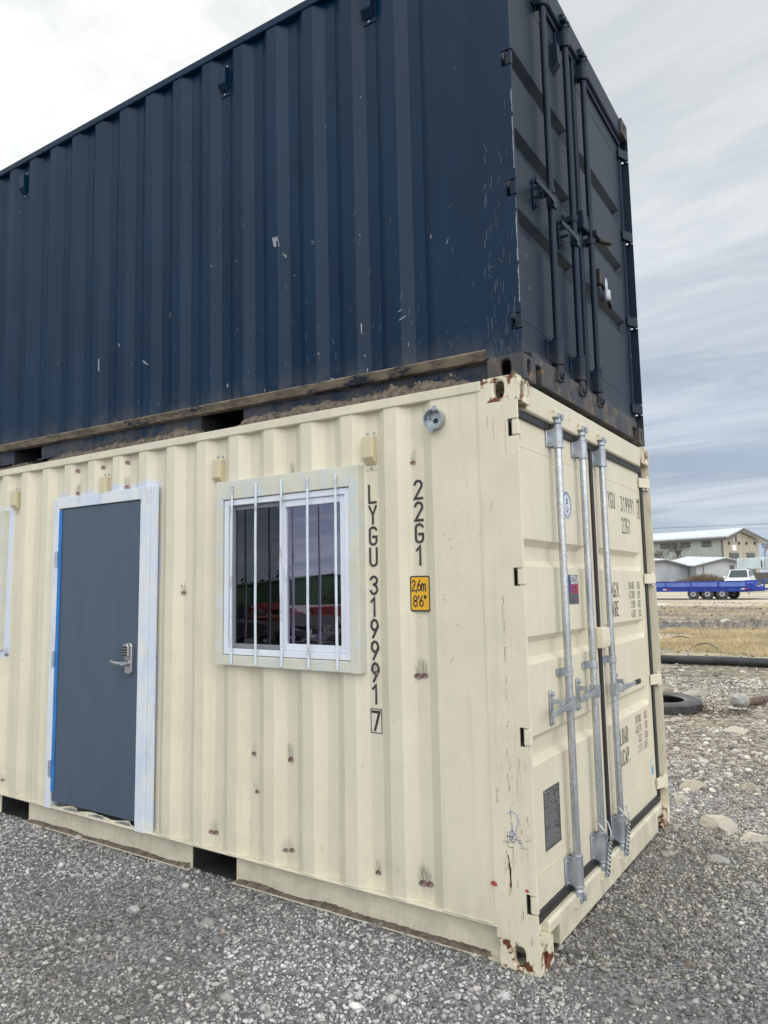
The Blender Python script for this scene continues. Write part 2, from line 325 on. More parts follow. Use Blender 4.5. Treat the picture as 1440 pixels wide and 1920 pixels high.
def casting(x0,y0,z0,sx,sy,mt,par):
    "corner casting 162 x 178 x 118; outer corner at (x0,y0,z0), sx/sy inward directions"
    mb=B(); a,b,c=.162,.178,.118
    plate_hole(mb,b,c,.026,.040,.028,lambda u,v,d:(x0+sx*d,y0+sy*u,z0+v),cx=.089,cy=.059)
    plate_hole(mb,a,c,.026,.040,.028,lambda u,v,d:(x0+sx*u,y0+sy*d,z0+v),cx=.081,cy=.059)
    P=lambda u,w,v:(x0+sx*u,y0+sy*w,z0+v)
    mb.quad(P(0,0,c),P(a,0,c),P(a,b,c),P(0,b,c)); mb.quad(P(0,0,0),P(a,0,0),P(a,b,0),P(0,b,0))
    mb.quad(P(a,0,0),P(a,b,0),P(a,b,c),P(a,0,c)); mb.quad(P(0,b,0),P(a,b,0),P(a,b,c),P(0,b,c))
    me=mb.build('corner_casting',mt,par)
    m=me.modifiers.new('w','WELD'); m.merge_threshold=.0003
    bv=me.modifiers.new('b','BEVEL'); bv.width=.009; bv.segments=3; bv.limit_method='ANGLE'; bv.angle_limit=R_(60)
    return me
def corr_side(flip,zb,zt,holes,mt,par,name='side_panel',warp=.004,seed=0):
    ys=[.19]; k=0
    while True:
        b=Y0+PITCH*k
        if b+.2>5.66: break
        ys+= [b,b+.064,b+.134,b+.199]; k+=1
    ys.append(5.868)
    for h in holes: ys+= [h[0],h[1]]
    ys=sorted(set(round(y,4) for y in ys)); zs=list(np.linspace(zb,zt,19))
    for h in holes: zs+= [h[2],h[3]]
    zs=sorted(set(round(z,4) for z in zs))
    vid={};V=[];F=[]
    def v(i,j):
        if (i,j) not in vid:
            y,z=ys[i],zs[j]; x=prof(y)
            x+=warp*(mn.noise(Vector((y*1.1,z*1.7,seed)))) *min(1,(z-zb)*5,(zt-z)*5)
            # flattened lip where the sheet is welded to the rails
            vid[i,j]=len(V); V.append((x if not flip else W_-x,y,z))
        return vid[i,j]
    for i in range(len(ys)-1):
        for j in range(len(zs)-1):
            ym,zm=(ys[i]+ys[i+1])/2,(zs[j]+zs[j+1])/2
            if any(h[0]<ym<h[1] and h[2]<zm<h[3] for h in holes): continue
            F.append((v(i,j),v(i,j+1),v(i+1,j+1),v(i+1,j)))
    mb=B().add(V,F); return mb.build(name,mt,par,solid=0,bevel=.006)
def boxp(name,a,b,mt,par,bevel=.002): return B().box(a,b).build(name,mt,par,bevel=bevel)
def container(loc,rot,label,H,P,full):
    c=thing('shipping_container',label,'container',loc,rot,'stacked shipping containers')
    q=(H-.25)/(2.591-.25); Z=lambda z:.125+(z-.125)*q if z>.125 else z   # remap heights for this box
    pm,dm,cm,post,rail=P['panel'],P['door'],P['cast'],P['post'],P['rail']
    for x0,sx in((0,1),(W_,-1)):
        for y0,sy in((0,1),(L_,-1)):
            for z0 in(0,H-.118): casting(x0,y0,z0,sx,sy,cm,c)
    zb,zt=.165,H-.055
    corr_side(False,zb,zt,full['holes'],pm,c,seed=full['seed']); corr_side(True,zb,zt,[],pm,c,seed=3)
    # rails
    for flip in(0,1):
        X=(lambda x:x) if not flip else (lambda x:W_-x)
        mb=B(); mb.prism([(.0,H-.055),(-.004,H-.052),(-.004,H-.008),(.004,H-.004),(.06,H-.004),(.06,H-.055)],.178,L_-.178,lambda a,b,cc:(X(a),cc,b)); mb.build('top_rail',rail,c,bevel=.003)
        if full['lip']: po=[(.0,.165),(-.006,.158),(.02,.118),(.062,.112),(.062,.165)]
        else: po=[(.0,.166),(-.003,.160),(.0,.154),(.062,.154),(.062,.166)]
        fl=B(); fl.prism(po,.185,L_-.185,lambda a,b,cc:(X(a),cc,b)); fl.build('rail_flange',P['lip'],c,bevel=.002)
        segs=[(.178,1.789),(2.145,3.83),(4.19,L_-.178)]; mb=B()
        for s0,s1 in segs:
            mb.prism([(.060,.008),(.060,.153),(.066,.153),(.066,.008)],s0,s1,lambda a,b,cc:(X(a),cc,b))
            mb.prism([(.022,.002),(.022,.008),(.066,.008),(.066,.002)],s0,s1,lambda a,b,cc:(X(a),cc,b))
        mb.build('bottom_rail',rail,c)
    for a,b2 in((1.789,2.145),(3.83,4.19)):
        pk=B(); pk.prism([(a-.003,.15),(a-.003,-.002),(b2+.003,-.002),(b2+.003,.15),(b2,.15),(b2,.004),(a,.004),(a,.15)],.067,W_-.067,lambda p,q_,cc:(cc,p,q_)); pk.build('fork_pocket',P['pocket'],c)
    B().box((.07,.1,.154),(W_-.07,L_-.06,.162)).build('floor',P['pocket'],c)
    # roof with shallow corrugation
    mb=B(); ys=np.linspace(.1,L_-.1,60)
    for i in range(59):
        z0=H-.012-.018*(i//1%2); z1=H-.012-.018*((i+1)%2); mb.quad((.06,ys[i],z0),(W_-.06,ys[i],z0),(W_-.06,ys[i+1],z1),(.06,ys[i+1],z1))
    mb.build('roof',rail,c)
    B().box((.15,L_-.05,.1),(W_-.15,L_-.03,H-.02)).build('end_wall',pm,c)
    # corner posts: J section at the doors, box at the back
    zi0,zi1=.118,H-.118
    nz=[Z(2.345),Z(1.665),Z(.97),Z(.28)]; hs=.041
    for flip in(0,1):
        X=(lambda x:x) if not flip else (lambda x:W_-x)
        mb=B(); yb=.19
        zs=[zi0]+sorted([z-hs for z in nz]+[z+hs for z in nz])+[zi1]
        F=lambda a,b,cc:(X(a),b,cc)
        for i in range(len(zs)-1):
            if i%2==0: mb.prism([(0,.003),(.001,.0008),(.003,0),(.009,0),(.009,.06),(.05,.075),(.05,yb),(0,yb)],zs[i],zs[i+1],F)
            else: mb.prism([(0,.051),(.009,.051),(.009,.06),(.05,.075),(.05,yb),(0,yb)],zs[i],zs[i+1],F)
        mb.build('corner_post',dm if (flip and full['lip']) else post,c)  # blue box's right post takes the darker end colour in place of shade
        mb=B(); mb.prism([(0,L_-.178),(.12,L_-.178),(.12,L_),(0,L_)],zi0,zi1,F); mb.build('corner_post',post,c)
        mb=B(); mb.box((X(-.0005),.176,zb),(X(.012),.196,zt)); mb.build('weld_seam',post,c)
    # header, sill
    hb=B(); hb.prism([(.03,Z(2.452)),(.02,Z(2.458)),(.012,H-.012),(.02,H-.006),(.10,H-.006),(.10,Z(2.452))],.162,W_-.162,lambda a,b,cc:(cc,a,b)); hb.prism([(.06,Z(2.452)),(.06,H-.12),(.10,H-.12),(.10,Z(2.452))],.01,W_-.01,lambda a,b,cc:(cc,a,b)); hb.build('header',post if not full['lip'] else dm,c,bevel=.003)
    sb=B(); sb.prism([(.014,.02),(.014,.15),(.022,.162),(.12,.165),(.12,.02)],.29,W_-.29,lambda a,b,cc:(cc,a,b))
    for a0,a1 in((.162,.29),(W_-.29,W_-.162)): sb.prism([(.014,.11),(.014,.15),(.022,.162),(.12,.165),(.12,.11)],a0,a1,lambda a,b,cc:(cc,a,b))
    for a0,a1 in((.01,.162),(W_-.162,W_-.01)): sb.prism([(.05,.119),(.05,.155),(.12,.165),(.12,.119)],a0,a1,lambda a,b,cc:(cc,a,b))
    sb.build('sill',P['sill'],c,bevel=.003)
    # doors
    YD=.055; zd0,zd1=Z(.185),Z(2.425)
    grooves=[(Z(1.845),Z(1.715)),(Z(1.392),Z(1.262)),(Z(.945),Z(.812))]
    for side,(xa,xb) in enumerate(((.062,1.198),(1.236,W_-.088))):
        mb=B()
        gx0,gx1=(xa-.02,1.045) if side==0 else (1.29,2.265)
        # frame plates around corrugated centre
        def prof_d(z):
            for t,b in grooves:
                if z<=t and z>=b: return 1
            return 0
        zz=[zd0]
        for t,b in grooves[::-1]: zz+=[b,b+.030,t-.034,t]
        zz.append(zd1)
        dep=[0]
        for _ in grooves: dep+=[0,.036,.036,0]
        dep.append(0)
        xs=[max(gx0,xa),max(gx0,xa)+(.0 if side==0 else .035),gx1-.035,gx1]
        for i in range(len(zz)-1):
            d0,d1=dep[i],dep[i+1]; z0,z1=zz[i],zz[i+1]
            if side==0: cols=[(xs[0],xs[2],1,1),(xs[2],xs[3],1,0)]
            else: cols=[(xs[0],xs[1],0,1),(xs[1],xs[2],1,1),(xs[2],xs[3],1,0)]
            for x0,x1,a,b in cols: mb.quad((x0,YD+d0*a,z0),(x1,YD+d0*b,z0),(x1,YD+d1*b,z1),(x0,YD+d1*a,z1))
            if gx1<xb: mb.quad((gx1,YD,z0),(xb,YD,z0),(xb,YD,z1),(gx1,YD,z1))
            if side==1: mb.quad((xa,YD,z0),(gx0,YD,z0),(gx0,YD,z1),(xa,YD,z1))
        # edges
        mb.quad((xa,YD,zd0),(xa,YD+.05,zd0),(xa,YD+.05,zd1),(xa,YD,zd1)); mb.quad((xb,YD,zd0),(xb,YD+.05,zd0),(xb,YD+.05,zd1),(xb,YD,zd1))
        mb.quad((xa,YD,zd1),(xb,YD,zd1),(xb,YD+.05,zd1),(xa,YD+.05,zd1)); mb.quad((xa,YD,zd0),(xb,YD,zd0),(xb,YD+.05,zd0),(xa,YD+.05,zd0))
        mb.quad((xa,YD+.05,zd0),(xb,YD+.05,zd0),(xb,YD+.05,zd1),(xa,YD+.05,zd1))
        d=mb.build('cargo_door',dm,c,bevel=.003)
        # weld seams of the door frame
        sm=B()
        for z in(Z(2.285),Z(.345)): sm.box((xa+.03,YD-.0015,z-.0025),(xb-.03,YD+.001,z+.0025))
        for x in((xa+.05,) if side else ())+((xb-.07,) if side else (xb-.06,)): sm.box((x-.002,YD-.0012,Z(.35)),(x+.002,YD+.001,Z(2.28)))
        sm.build('weld_bead',dm,d)
        g=B()
        g.box((xa-.03,YD-.016,zd1-.010),(xb+.016,YD+.03,zd1+.028)); g.box((xa-.03,YD-.016,zd0-.026),(xb+.016,YD+.03,zd0+.017))
        if side==0: g.box((xb-.006,YD-.014,zd0),(xb+.030,YD+.02,zd1))
        else: g.box((xb-.006,YD-.012,zd0),(xb+.045,YD+.02,zd1))
        if side==0: g.box((xa-.045,YD-.004,zd0),(xa,YD+.02,zd1))
        g.build('gasket',P['gasket'],d,bevel=.004)
        for z in nz:
            hb=B(); s=1 if side==0 else -1; X=(lambda x:x) if side==0 else (lambda x:W_-x)
            hb.prism([(.0015,.000),(.0015,.030),(.03,.045),(.095,.049),(.125,.050),(.125,.040),(.095,.030),(.04,.010),(.02,0)],z-.034,z+.034,lambda a,b,cc:(X(a),b,cc))
            hb.tube([(X(.022),.02,z-.05),(X(.022),.02,z+.05)],.012,10)
            hb.build('hinge',dm if full['lip'] else post,d,bevel=.003)
    # lock rods
    for i,(x,ztop,zbot) in enumerate(((.548,2.50,.125),(.945,2.50,.125),(1.306,2.50,.125))):
        ry=.010; ztp,zbt=Z(ztop),Z(zbot) if full['lip']==0 else zbot-.01
        rd=B().tube([(x,ry,zbt+.09),(x,ry,ztp-.07)],.0185,16).build('lock_rod',P['rod'],c,smooth=True)
        for (za,zb2,top) in ((Z(2.33),Z(2.43),1),(Z(.19),Z(.33),0)):
            s=B(); s.tube([(x,ry,za),(x,ry,zb2+.0)],.027,18); s.box((x-.062,.044,za+.002),(x-.020,.0535,zb2-.002)); s.box((x-.027,.012,za+.004),(x-.019,.046,zb2-.004)); s.box((x+.020,.012,za+.004),(x+.027,.0535,zb2-.004))
            for z in(za,zb2): s.tube([(x,ry,z-.006),(x,ry,z+.006)],.0285,18)
            s.build('rod_bracket',P['fit'],rd,bevel=.002,smooth=True)
            for z in(za+.022,zb2-.022): B().tube([(x-.045,.045,z),(x-.045,.036,z)],.008,8).build('bolt',P['rod'],rd)
        s=B(); s.tube([(x,ry,Z(1.178)),(x,ry,Z(1.215))],.024,14); s.box((x-.056,.044,Z(1.178)),(x-.02,.053,Z(1.215))); s.box((x-.026,.008,Z(1.178)),(x-.018,.048,Z(1.215))); s.box((x+.018,.008,Z(1.178)),(x+.025,.053,Z(1.215))); s.build('rod_strap',P['fit'],rd,bevel=.002)
        for z,sg in((ztp,1),(zbt,-1)):
            e=B(); e.tube([(x,ry,z-sg*.085),(x,ry,z-sg*.05),(x,ry,z-sg*.045),(x,ry,z-sg*.02)],[.019,.019,.024,.021],14)
            e.obox((x+.005,ry-.002,z-.004*sg),(1,.3,0),(-.3,1,0),(0,0,1),(.030,.012,.011)); e.obox((x+.022,ry-.012,z-.012*sg),(.2,1,0),(1,-.2,0),(0,0,1),(.016,.009,.016)); e.obox((x-.022,ry-.01,z-.010*sg),(.1,1,0),(1,0,0),(0,0,1),(.014,.008,.014))
            e.build('cam_end',P['fit'],rd,bevel=.003)
            k=B(); k.box((x-.045,-.004,z-.018),(x-.025,.02,z+.022)); k.box((x+.025,-.006,z-.022),(x+.042,.02,z+.018)); k.box((x-.05,.0,z+(.008 if sg>0 else -.022)),(x+.045,.022,z+(.022 if sg>0 else -.008)))
            k.build('keeper',post if not full['lip'] else dm,c,bevel=.003)
    return c,Z
creamP=dict(panel=MATS['cream_side'],door=MATS['cream'],cast=MATS['cream_cast'],post=MATS['cream_post'],rail=MATS['cream_rail'],lip=MATS['cream_rail'],pocket=MATS['dark_void'],sill=MATS['cream_rail'],gasket=MATS['rubber'],rod=MATS['galv'],fit=MATS['galv_dull'])
navyP=dict(panel=MATS['navy'],door=MATS['navy_end_shade'],cast=MATS['navy_cast'],post=MATS['navy'],rail=MATS['navy'],lip=MATS['tan_dirt'],pocket=MATS['dark_void'],sill=MATS['navy_cast'],gasket=MATS['navy_end_shade'],rod=MATS['navy_end_shade'],fit=MATS['navy_end_shade'])
DOOR=(2.545,3.505,.165,2.262); WIN=(.90,1.85,1.235,2.205); WIN2=(4.18,5.13,1.235,2.205)
CON,Zc=container((0,0,0),(0,0,0),'cream corrugated container with a grey door and barred window, on the gravel',2.591,creamP,dict(holes=[DOOR,WIN,WIN2],seed=1,lip=0))
tq=(0.0623313,-0.0130520,0.018640,2.47709,0.0073445,-0.0188922)
TOP,Zt=container((tq[0],tq[1],2.587),(tq[4],tq[5],tq[2]),'dark navy blue container stacked on top of the cream one',tq[3],navyP,dict(holes=[],seed=5,lip=1))
# interior lining; its near-black colour stands in for the room's shade
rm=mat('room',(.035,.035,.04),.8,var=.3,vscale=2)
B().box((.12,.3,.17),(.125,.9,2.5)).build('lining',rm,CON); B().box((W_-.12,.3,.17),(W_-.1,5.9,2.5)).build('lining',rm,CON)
# lifting/door-leaf handles, lock boxes
def handle(par,x,z,s,mA,mB,out=0):
    "lever handle on a rod at x: s=-1 lever to the left, +1 to the right"
    h=B(); h.box((x-.024,-.016,z-.036),(x+.024,-.010,z+.036)); h.box((x-.026,-.014,z-.034),(x-.019,.028,z+.034)); h.box((x+.019,-.014,z-.034),(x+.026,.028,z+.034))
    L=.40 if s>0 else .30; dz=.006 if s>0 else -.010
    P=[(x+s*.02,-.012,z),(x+s*.08,-.018-out*.3,z+dz*.15),(x+s*.18,-.016-out*.6,z+dz*.45),(x+s*L*.78,-.014-out,z+dz*.8)]; Vv=[]
    for i,p in enumerate(P):
        hw=(.013,.016,.013,.011)[i]
        Vv+= [(p[0],p[1]-.004,p[2]-hw),(p[0],p[1]-.004,p[2]+hw),(p[0],p[1]+.004,p[2]+hw),(p[0],p[1]+.004,p[2]-hw)]
    h.add(Vv,[(4*i+k,4*i+(k+1)%4,4*i+4+(k+1)%4,4*i+4+k) for i in range(3) for k in range(4)]+[(0,1,2,3),(12,13,14,15)])
    o=h.build('handle',mA,par,bevel=.0025)
    e=Vector(P[-1]); B().obox((x+s*L*.89,e.y,e.z+dz*.14),(s,0,dz*.9),(0,1,0),(0,0,1),(L*.12,.008 if s>0 else .006,.014)).build('grip',mB if s>0 else mA,o,bevel=.003)
    k=B(); cxx=x+s*.155; k.prism([(-.015,-.075),(-.008,-.088),(.008,-.088),(.015,-.075),(.015,.065),(.008,.080),(-.008,.080),(-.015,.065)],.044,.0535,lambda a,b,cc:(cxx+a,cc,z+b)); k.tube([(cxx,.044,z+.062),(cxx,.030,z+.062)],.012,10); k.tube([(cxx,.044,z-.070),(cxx,.032,z-.070)],.010,8)
    k.obox((cxx,.022,z+.028),(1,0,.2),(0,1,0),(0,0,1),(.005,.026,.012)); k.obox((cxx,.022,z-.024),(1,0,.2),(0,1,0),(0,0,1),(.005,.026,.008)); k.obox((cxx-s*.012,-.006,z+.014),(1,0,-.5*s),(0,1,0),(0,0,1),(.020,.004,.008))
    k.build('handle_catch',mA,par,bevel=.0025)
handle(CON,.548,1.045,-1,MATS['galv_dull'],MATS['rubber'],0); handle(CON,.945,1.062,-1,MATS['galv_dull'],MATS['rubber'],0); handle(CON,1.308,1.028,1,MATS['galv_dull'],MATS['rubber'],.02)
handle(TOP,.548,Zt(1.125),-1,MATS['navy_end_shade'],MATS['rubber'],0); handle(TOP,.945,Zt(1.055),-1,MATS['navy_end_shade'],MATS['rubber'],0)
h=B(); h.obox((1.35,-.02,Zt(1.245)),(1,0,0),(0,1,0),(0,0,1),(.06,.012,.02)); o=h.build('handle',MATS['navy_end_shade'],TOP,bevel=.004)
B().obox((1.44,-.035,Zt(1.245)),(1,-.5,0),(.5,1,0),(0,0,1),(.062,.018,.022)).build('grip',MATS['rubber'],o,bevel=.008)
h=B(); h.obox((1.52,.035,Zt(1.035)),(1,0,0),(0,1,0),(0,0,1),(.028,.02,.05)); h.obox((1.60,.03,Zt(1.02)),(1,0,-.55),(0,1,0),(.55,0,1),(.05,.01,.02)); h.obox((1.72,.03,Zt(.955)),(1,0,-.55),(0,1,0),(.55,0,1),(.085,.012,.016)); h.build('handle_catch',MATS['rubber'],TOP,bevel=.003)
for par,z,mm in((CON,1.325,'cream'),(TOP,Zt(1.30),'navy_end_shade')):
    b=B(); b.prism([(.012,-.055),(.008,-.02),(.012,.055),(.054,.062),(.054,.02),(.054,-.06)],1.165,1.295,lambda a,bb,cc:(cc,a,z+bb)); b.build('lock_box',MATS[mm],par,bevel=.006)
# padlock on the upper doors
pl=thing('padlock','silver padlock hanging on the catch of the upper blue container doors','padlock',(0,0,0)); pl.matrix_world=TOP.matrix_basis@Matrix.Translation((1.575,.0,Zt(.985)))
B().tube([(0,0,-.10),(0,0,-.09),(0,0,-.04),(0,0,-.03)],[.020,.026,.026,.020],14).build('lock_body',MATS['galv_dull'],pl,smooth=True)
B().tube([(-.014,0,-.035),(-.014,0,.03),(-.008,0,.045),(.008,0,.045),(.014,0,.03),(.014,0,-.035)],.006,8).build('shackle',MATS['galv_dull'],pl,smooth=True)
# side vents
def vent(par,y,z,m1,m2):
    v=B(); x=.0385
    v.box((x-.003,y-.040,z-.105),(x,y+.040,z+.105)); o=v.build('air_vent',m1,par,bevel=.002)
    v=B(); v.prism([(x-.004,.075),(x-.044,.070),(x-.047,-.042),(x-.004,-.080)],y-.033,y+.033,lambda a,b,cc:(a,cc,z+b)); v.build('vent_hood',m2,o,bevel=.005)
    for yy,zz in((-.02,.090),(.02,.090),(0,-.094)): B().tube([(x-.003,y+yy,z+zz),(x-.009,y+yy,z+zz)],.006,8).build('screw',MATS['galv_dull'],o)
for i in range(5): vent(CON,.821+i*1.09,2.335,MATS['cream_rail'],MATS['cream_plastic'])
for i in (0,1,3,4): vent(TOP,.821+i*1.09,2.26,MATS['navy'],MATS['navy'])
v=B(); v.box((.80,.05,Zt(2.10)),(.86,.054,Zt(2.30))); v.prism([(.05,.08),(.015,.075),(.012,-.05),(.05,-.09)],.805,.855,lambda a,b,cc:(cc,a,Zt(2.2)+b)); v.build('air_vent',MATS['navy_end_shade'],TOP,bevel=.003)
# junction box
jb=B(); yj,zj=.418,2.432; N=28; ring=lambda rr,x:[(x,yj+rr*math.cos(2*math.pi*k/N),zj+rr*math.sin(2*math.pi*k/N)) for k in range(N)]
Rg=[ring(.052,.003),ring(.052,-.042),ring(.047,-.042),ring(.047,-.004)]; vs=sum(Rg,[])
fs=[(a*N+k,a*N+(k+1)%N,(a+1)*N+(k+1)%N,(a+1)*N+k) for a in range(3) for k in range(N)]+[tuple(3*N+k for k in range(N))]
jb.add(vs,fs); jo=jb.build('junction_box',MATS['galv'],CON,smooth=True)
j2=B(); 
for a in(100,280): j2.obox((-.034,yj+.052*math.cos(R_(a)),zj+.052*math.sin(R_(a))),(1,0,0),(0,1,0),(0,0,1),(.006,.010,.012))
for a in(20,150,250): j2.tube([(-.004,yj+.034*math.cos(R_(a)),zj+.034*math.sin(R_(a))),(-.022,yj+.034*math.cos(R_(a)),zj+.034*math.sin(R_(a)))],.006,8)
j2.build('mounting_lug',MATS['galv_dull'],jo); B().tube([(-.0045,yj,zj-.004),(-.006,yj,zj-.004)],.013,14).build('knockout',MATS['black'],jo)
# entry door
ED=B().box((.004,2.598,.205),(.048,3.478,2.214)).build('entry_door',MATS['entry_door'],CON,bevel=.002)
f=B(); xo=-.008
f.box((xo,2.505,.155),(.07,2.592,2.30)); f.box((xo,3.484,.155),(.07,3.545,2.30)); f.box((xo+.001,2.592,2.220),(.07,3.484,2.298)); f.build('door_frame',MATS['primer'],CON,bevel=.003)
f=B(); f.box((.004,2.445,.16),(.02,2.5035,2.30)); f.build('filler_strip',MATS['primer'],CON,bevel=.002)
B().box((-.0045,3.452,.27),(.003,3.484,2.205)).build('masking_tape',MATS['tape'],ED,bevel=.001)
for z in(1.86,1.16,.42):
    hh=B(); hh.tube([(-.012,3.488,z-.055),(-.012,3.488,z+.055)],.008,10); hh.box((-.010,3.488,z-.052),(-.004+xo+.010,3.51,z+.052)); hh.build('hinge',MATS['galv_dull'],ED)
th=B(); th.box((.012,2.592,.150),(.10,3.484,.172)); th.build('threshold',MATS['galv_dull'],CON)
tb=B(); tb.box((.07,2.4,.15),(.075,3.6,2.35)); 
# ragged rest of the cut sheet below the door leaf
rg=B(); yy=np.linspace(2.60,3.47,60); 
for a,b in zip(yy[:-1],yy[1:]):
    rg.quad((prof(a)-.004,a,.166),(prof(b)-.004,b,.166),(prof(b)-.003,b,.184+.006*math.sin(b*31)),(prof(a)-.003,a,.184+.006*math.sin(a*31)))
rg.build('cut_edge',MATS['cream_rail'],CON)
ck_=B(); yy=[.2+.0085*k for k in range(276)]; ck_.tube([(pw(y,.168,1,2.591)-.0035,y,.1685+.003*mn.noise(Vector((y*9,0,0)))) for y in yy],[.0045+.002*mn.noise(Vector((y*14,3,0))) for y in yy],6,cap=False); ck_.build('caulk_line',MATS['cream_rail'],CON,smooth='all')
ck_=B(); yy=[3.55+.0085*k for k in range(270)]; ck_.tube([(pw(y,.168,1,2.591)-.0035,y,.1685+.003*mn.noise(Vector((y*9,0,0)))) for y in yy],.0045,6,cap=False); ck_.build('caulk_line',MATS['cream_rail'],CON,smooth='all')
# keypad lever lock
yl,zl=2.668,1.20
k=B(); pts=[]
k.prism([(yl-.034,zl-.085),(yl-.022,zl-.098),(yl+.022,zl-.098),(yl+.034,zl-.085),(yl+.034,zl+.075),(yl+.020,zl+.098),(yl-.020,zl+.098),(yl-.034,zl+.075)],-.024,.004,lambda a,b,cc:(cc,a,b)); lk=k.build('lever_lock',MATS['steel'],ED,bevel=.006)
k=B(); k.prism([(yl-.030,zl+.012),(yl+.030,zl+.012),(yl+.030,zl+.075),(yl+.018,zl+.094),(yl-.018,zl+.094),(yl-.030,zl+.075)],-.048,-.022,lambda a,b,cc:(cc,a,b)); k.build('keypad_housing',MATS['steel'],lk,bevel=.006)
k=B()
for r0 in range(4): 
    for c0 in range(3 if r0>1 else 3): k.box((-.0505,yl-.024+c0*.017,zl+.018+r0*.016),(-.047,yl-.011+c0*.017,zl+.028+r0*.016))
k.build('keypad_button',MATS['black'],lk,bevel=.001)
k=B(); k.tube([(-.024,yl,zl-.03),(-.070,yl,zl-.03)],[.019,.014],14); k.tube([(-.070,yl-.004,zl-.03),(-.072,yl+.03,zl-.03),(-.070,yl+.07,zl-.026),(-.066,yl+.115,zl-.018)],[.015,.013,.0115,.008],12); k.build('lever',MATS['steel'],lk,smooth=True)
# windows
def window(par,y0,y1,z0,z1):
    f=B(); xo=-.030; t=.062
    f.box((xo,y0+.0,z0-.055+.005),(.045,y0+t-.005,z1+.055)); f.box((xo,y1-t+.01,z0-.05),(.045,y1+.002,z1+.055))
    f.box((xo+.001,y0+t-.005,z0-.0485),(.045,y1-t+.01,z0+.008)); f.box((xo+.001,y0+t-.005,z1-.055),(.045,y1-t+.01,z1+.0535))
    a,b,c,d=y0+t-.005,y1-t+.01,z0+.008,z1-.055
    wn=f.build('window',MATS['surround'],par,bevel=.003)
    v=B(); w=.038; x0=-.018
    def fr(mb,a,b,c,d,w,x0,x1):
        mb.box((x0,a,c),(x1,a+w,d)); mb.box((x0,b-w,c),(x1,b,d)); mb.box((x0,a+w,c),(x1,b-w,c+w)); mb.box((x0,a+w,d-w),(x1,b-w,d))
    fr(v,a+.003,b-.003,c+.003,d-.003,.034,x0,.03); v.build('window_frame',MATS['vinyl'],wn,bevel=.004)
    m=(a+b)/2+.0
    s=B(); fr(s,a+.038,m+.030,c+.038,d-.038,.036,-.006,.022); s.build('sash',MATS['vinyl'],wn,bevel=.003)
    s=B(); fr(s,m+.001,b-.038,c+.038,d-.038,.026,.008,.030); s.build('sash',MATS['screen_frame'],wn,bevel=.003)
    g=B().quad((.012,a+.07,d-.07),(.012,m,d-.07),(.012,m,c+.07),(.012,a+.07,c+.07)).build('pane',MATS['glass'],wn,fix=False)
    g=B().quad((.020,m+.02,d-.06),(.020,b-.06,d-.06),(.020,b-.06,c+.06),(.020,m+.02,c+.06)).build('insect_screen',MATS['screen_glass'],wn,fix=False)
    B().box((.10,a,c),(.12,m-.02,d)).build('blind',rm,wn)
    B().tube([(-.006,m-.010,(c+d)/2+.05),(-.018,m-.020,(c+d)/2+.03),(-.018,m-.020,(c+d)/2-.01),(-.006,m-.010,(c+d)/2-.03)],.004,8).build('latch',MATS['vinyl'],wn,smooth=True)
    n=5
    for i in range(n):
        yb=y0+.135+i*((y1-y0-.27)/(n-1)); rr=.0072; bow=[0,.0008,-.001,.0012,0][i]
        br=B().tube([(-.038,yb,z0-.037),(-.040,yb+bow,z0+.3),(-.041,yb-bow,(z0+z1)/2),(-.040,yb+bow,z1-.3),(-.038,yb,z1+.018)],rr,8); o=br.build('window_bar',MATS['bar_white'],wn,smooth=True)
window(CON,.868,1.882,1.248,2.205); window(CON,4.165,5.18,1.248,2.205)
# ---- markings on the cream container
def ink(par,fnbuild,mt=None,name='lettering'):
    mb=B(); fnbuild(mb); return mb.build(name,mt or MATS['ink'],par,fix=False)
def side_fn(u,v): return (pw(u,v,1,2.591)-.0030,u,v)   # u = y
def vletters(mb,s_z,yc,h,wf=.62):
    for ch,zb in s_z:
        wd=h*w_*wf*1.6
        text(mb,ch,0,zb,h,lambda a,b:side_fn(yc+wd/2-a,b),wf=wf*1.6,th=.14)
seq=[]; z=2.063
for ch in 'LYGU': seq.append((ch,z)); z-=.1085
z-=.035
for ch in '319991': seq.append((ch,z)); z-=.1085
ink(CON,lambda mb:vletters(mb,seq,.821,.088))
def seven(mb):
    zb=z-.022; text(mb,'7',0,zb,.088,lambda a,b:side_fn(.821+.022-a,b),wf=1.0,th=.14)
    q=[(-.032,zb-.014),(.032,zb-.014),(.032,zb+.102),(-.032,zb+.102),(-.032,zb-.014)]
    for a,b in zip(q[:-1],q[1:]): ribbon(mb,[a,b],.004,lambda u,v:side_fn(.821-u,v))
ink(CON,seven)
ink(CON,lambda mb:vletters(mb,[('2',2.062),('2',1.9535),('G',1.845),('1',1.7365)],.548,.088))
# weight label
yc,zc=.547,1.594
lb=B()
def rrect(w,h,rr): 
    P=[]
    for cx,cy,a0 in((w/2-rr,h/2-rr,0),(-w/2+rr,h/2-rr,90),(-w/2+rr,-h/2+rr,180),(w/2-rr,-h/2+rr,270)): P+=arc(cx,cy,rr,rr,a0,a0+90,4)
    return P
lb.prism(rrect(.112,.172,.012),.028,.030,lambda a,b,cc:(cc,yc+a,zc+b)); hl=lb.build('height_label',MATS['ink'],CON)
lb=B(); lb.prism(rrect(.098,.158,.008),.0270,.0279,lambda a,b,cc:(cc,yc+a,zc+b)); lb.build('label_face',MATS['yellow'],hl)
def lt(mb):
    fn=lambda a,b:(.0264,yc-a,zc+b); text(mb,'2,6m',-.044,.014,.050,fn,wf=.78,th=.13); text(mb,"8'6\"",-.036,-.062,.050,fn,wf=.85,th=.13)
ink(hl,lt)
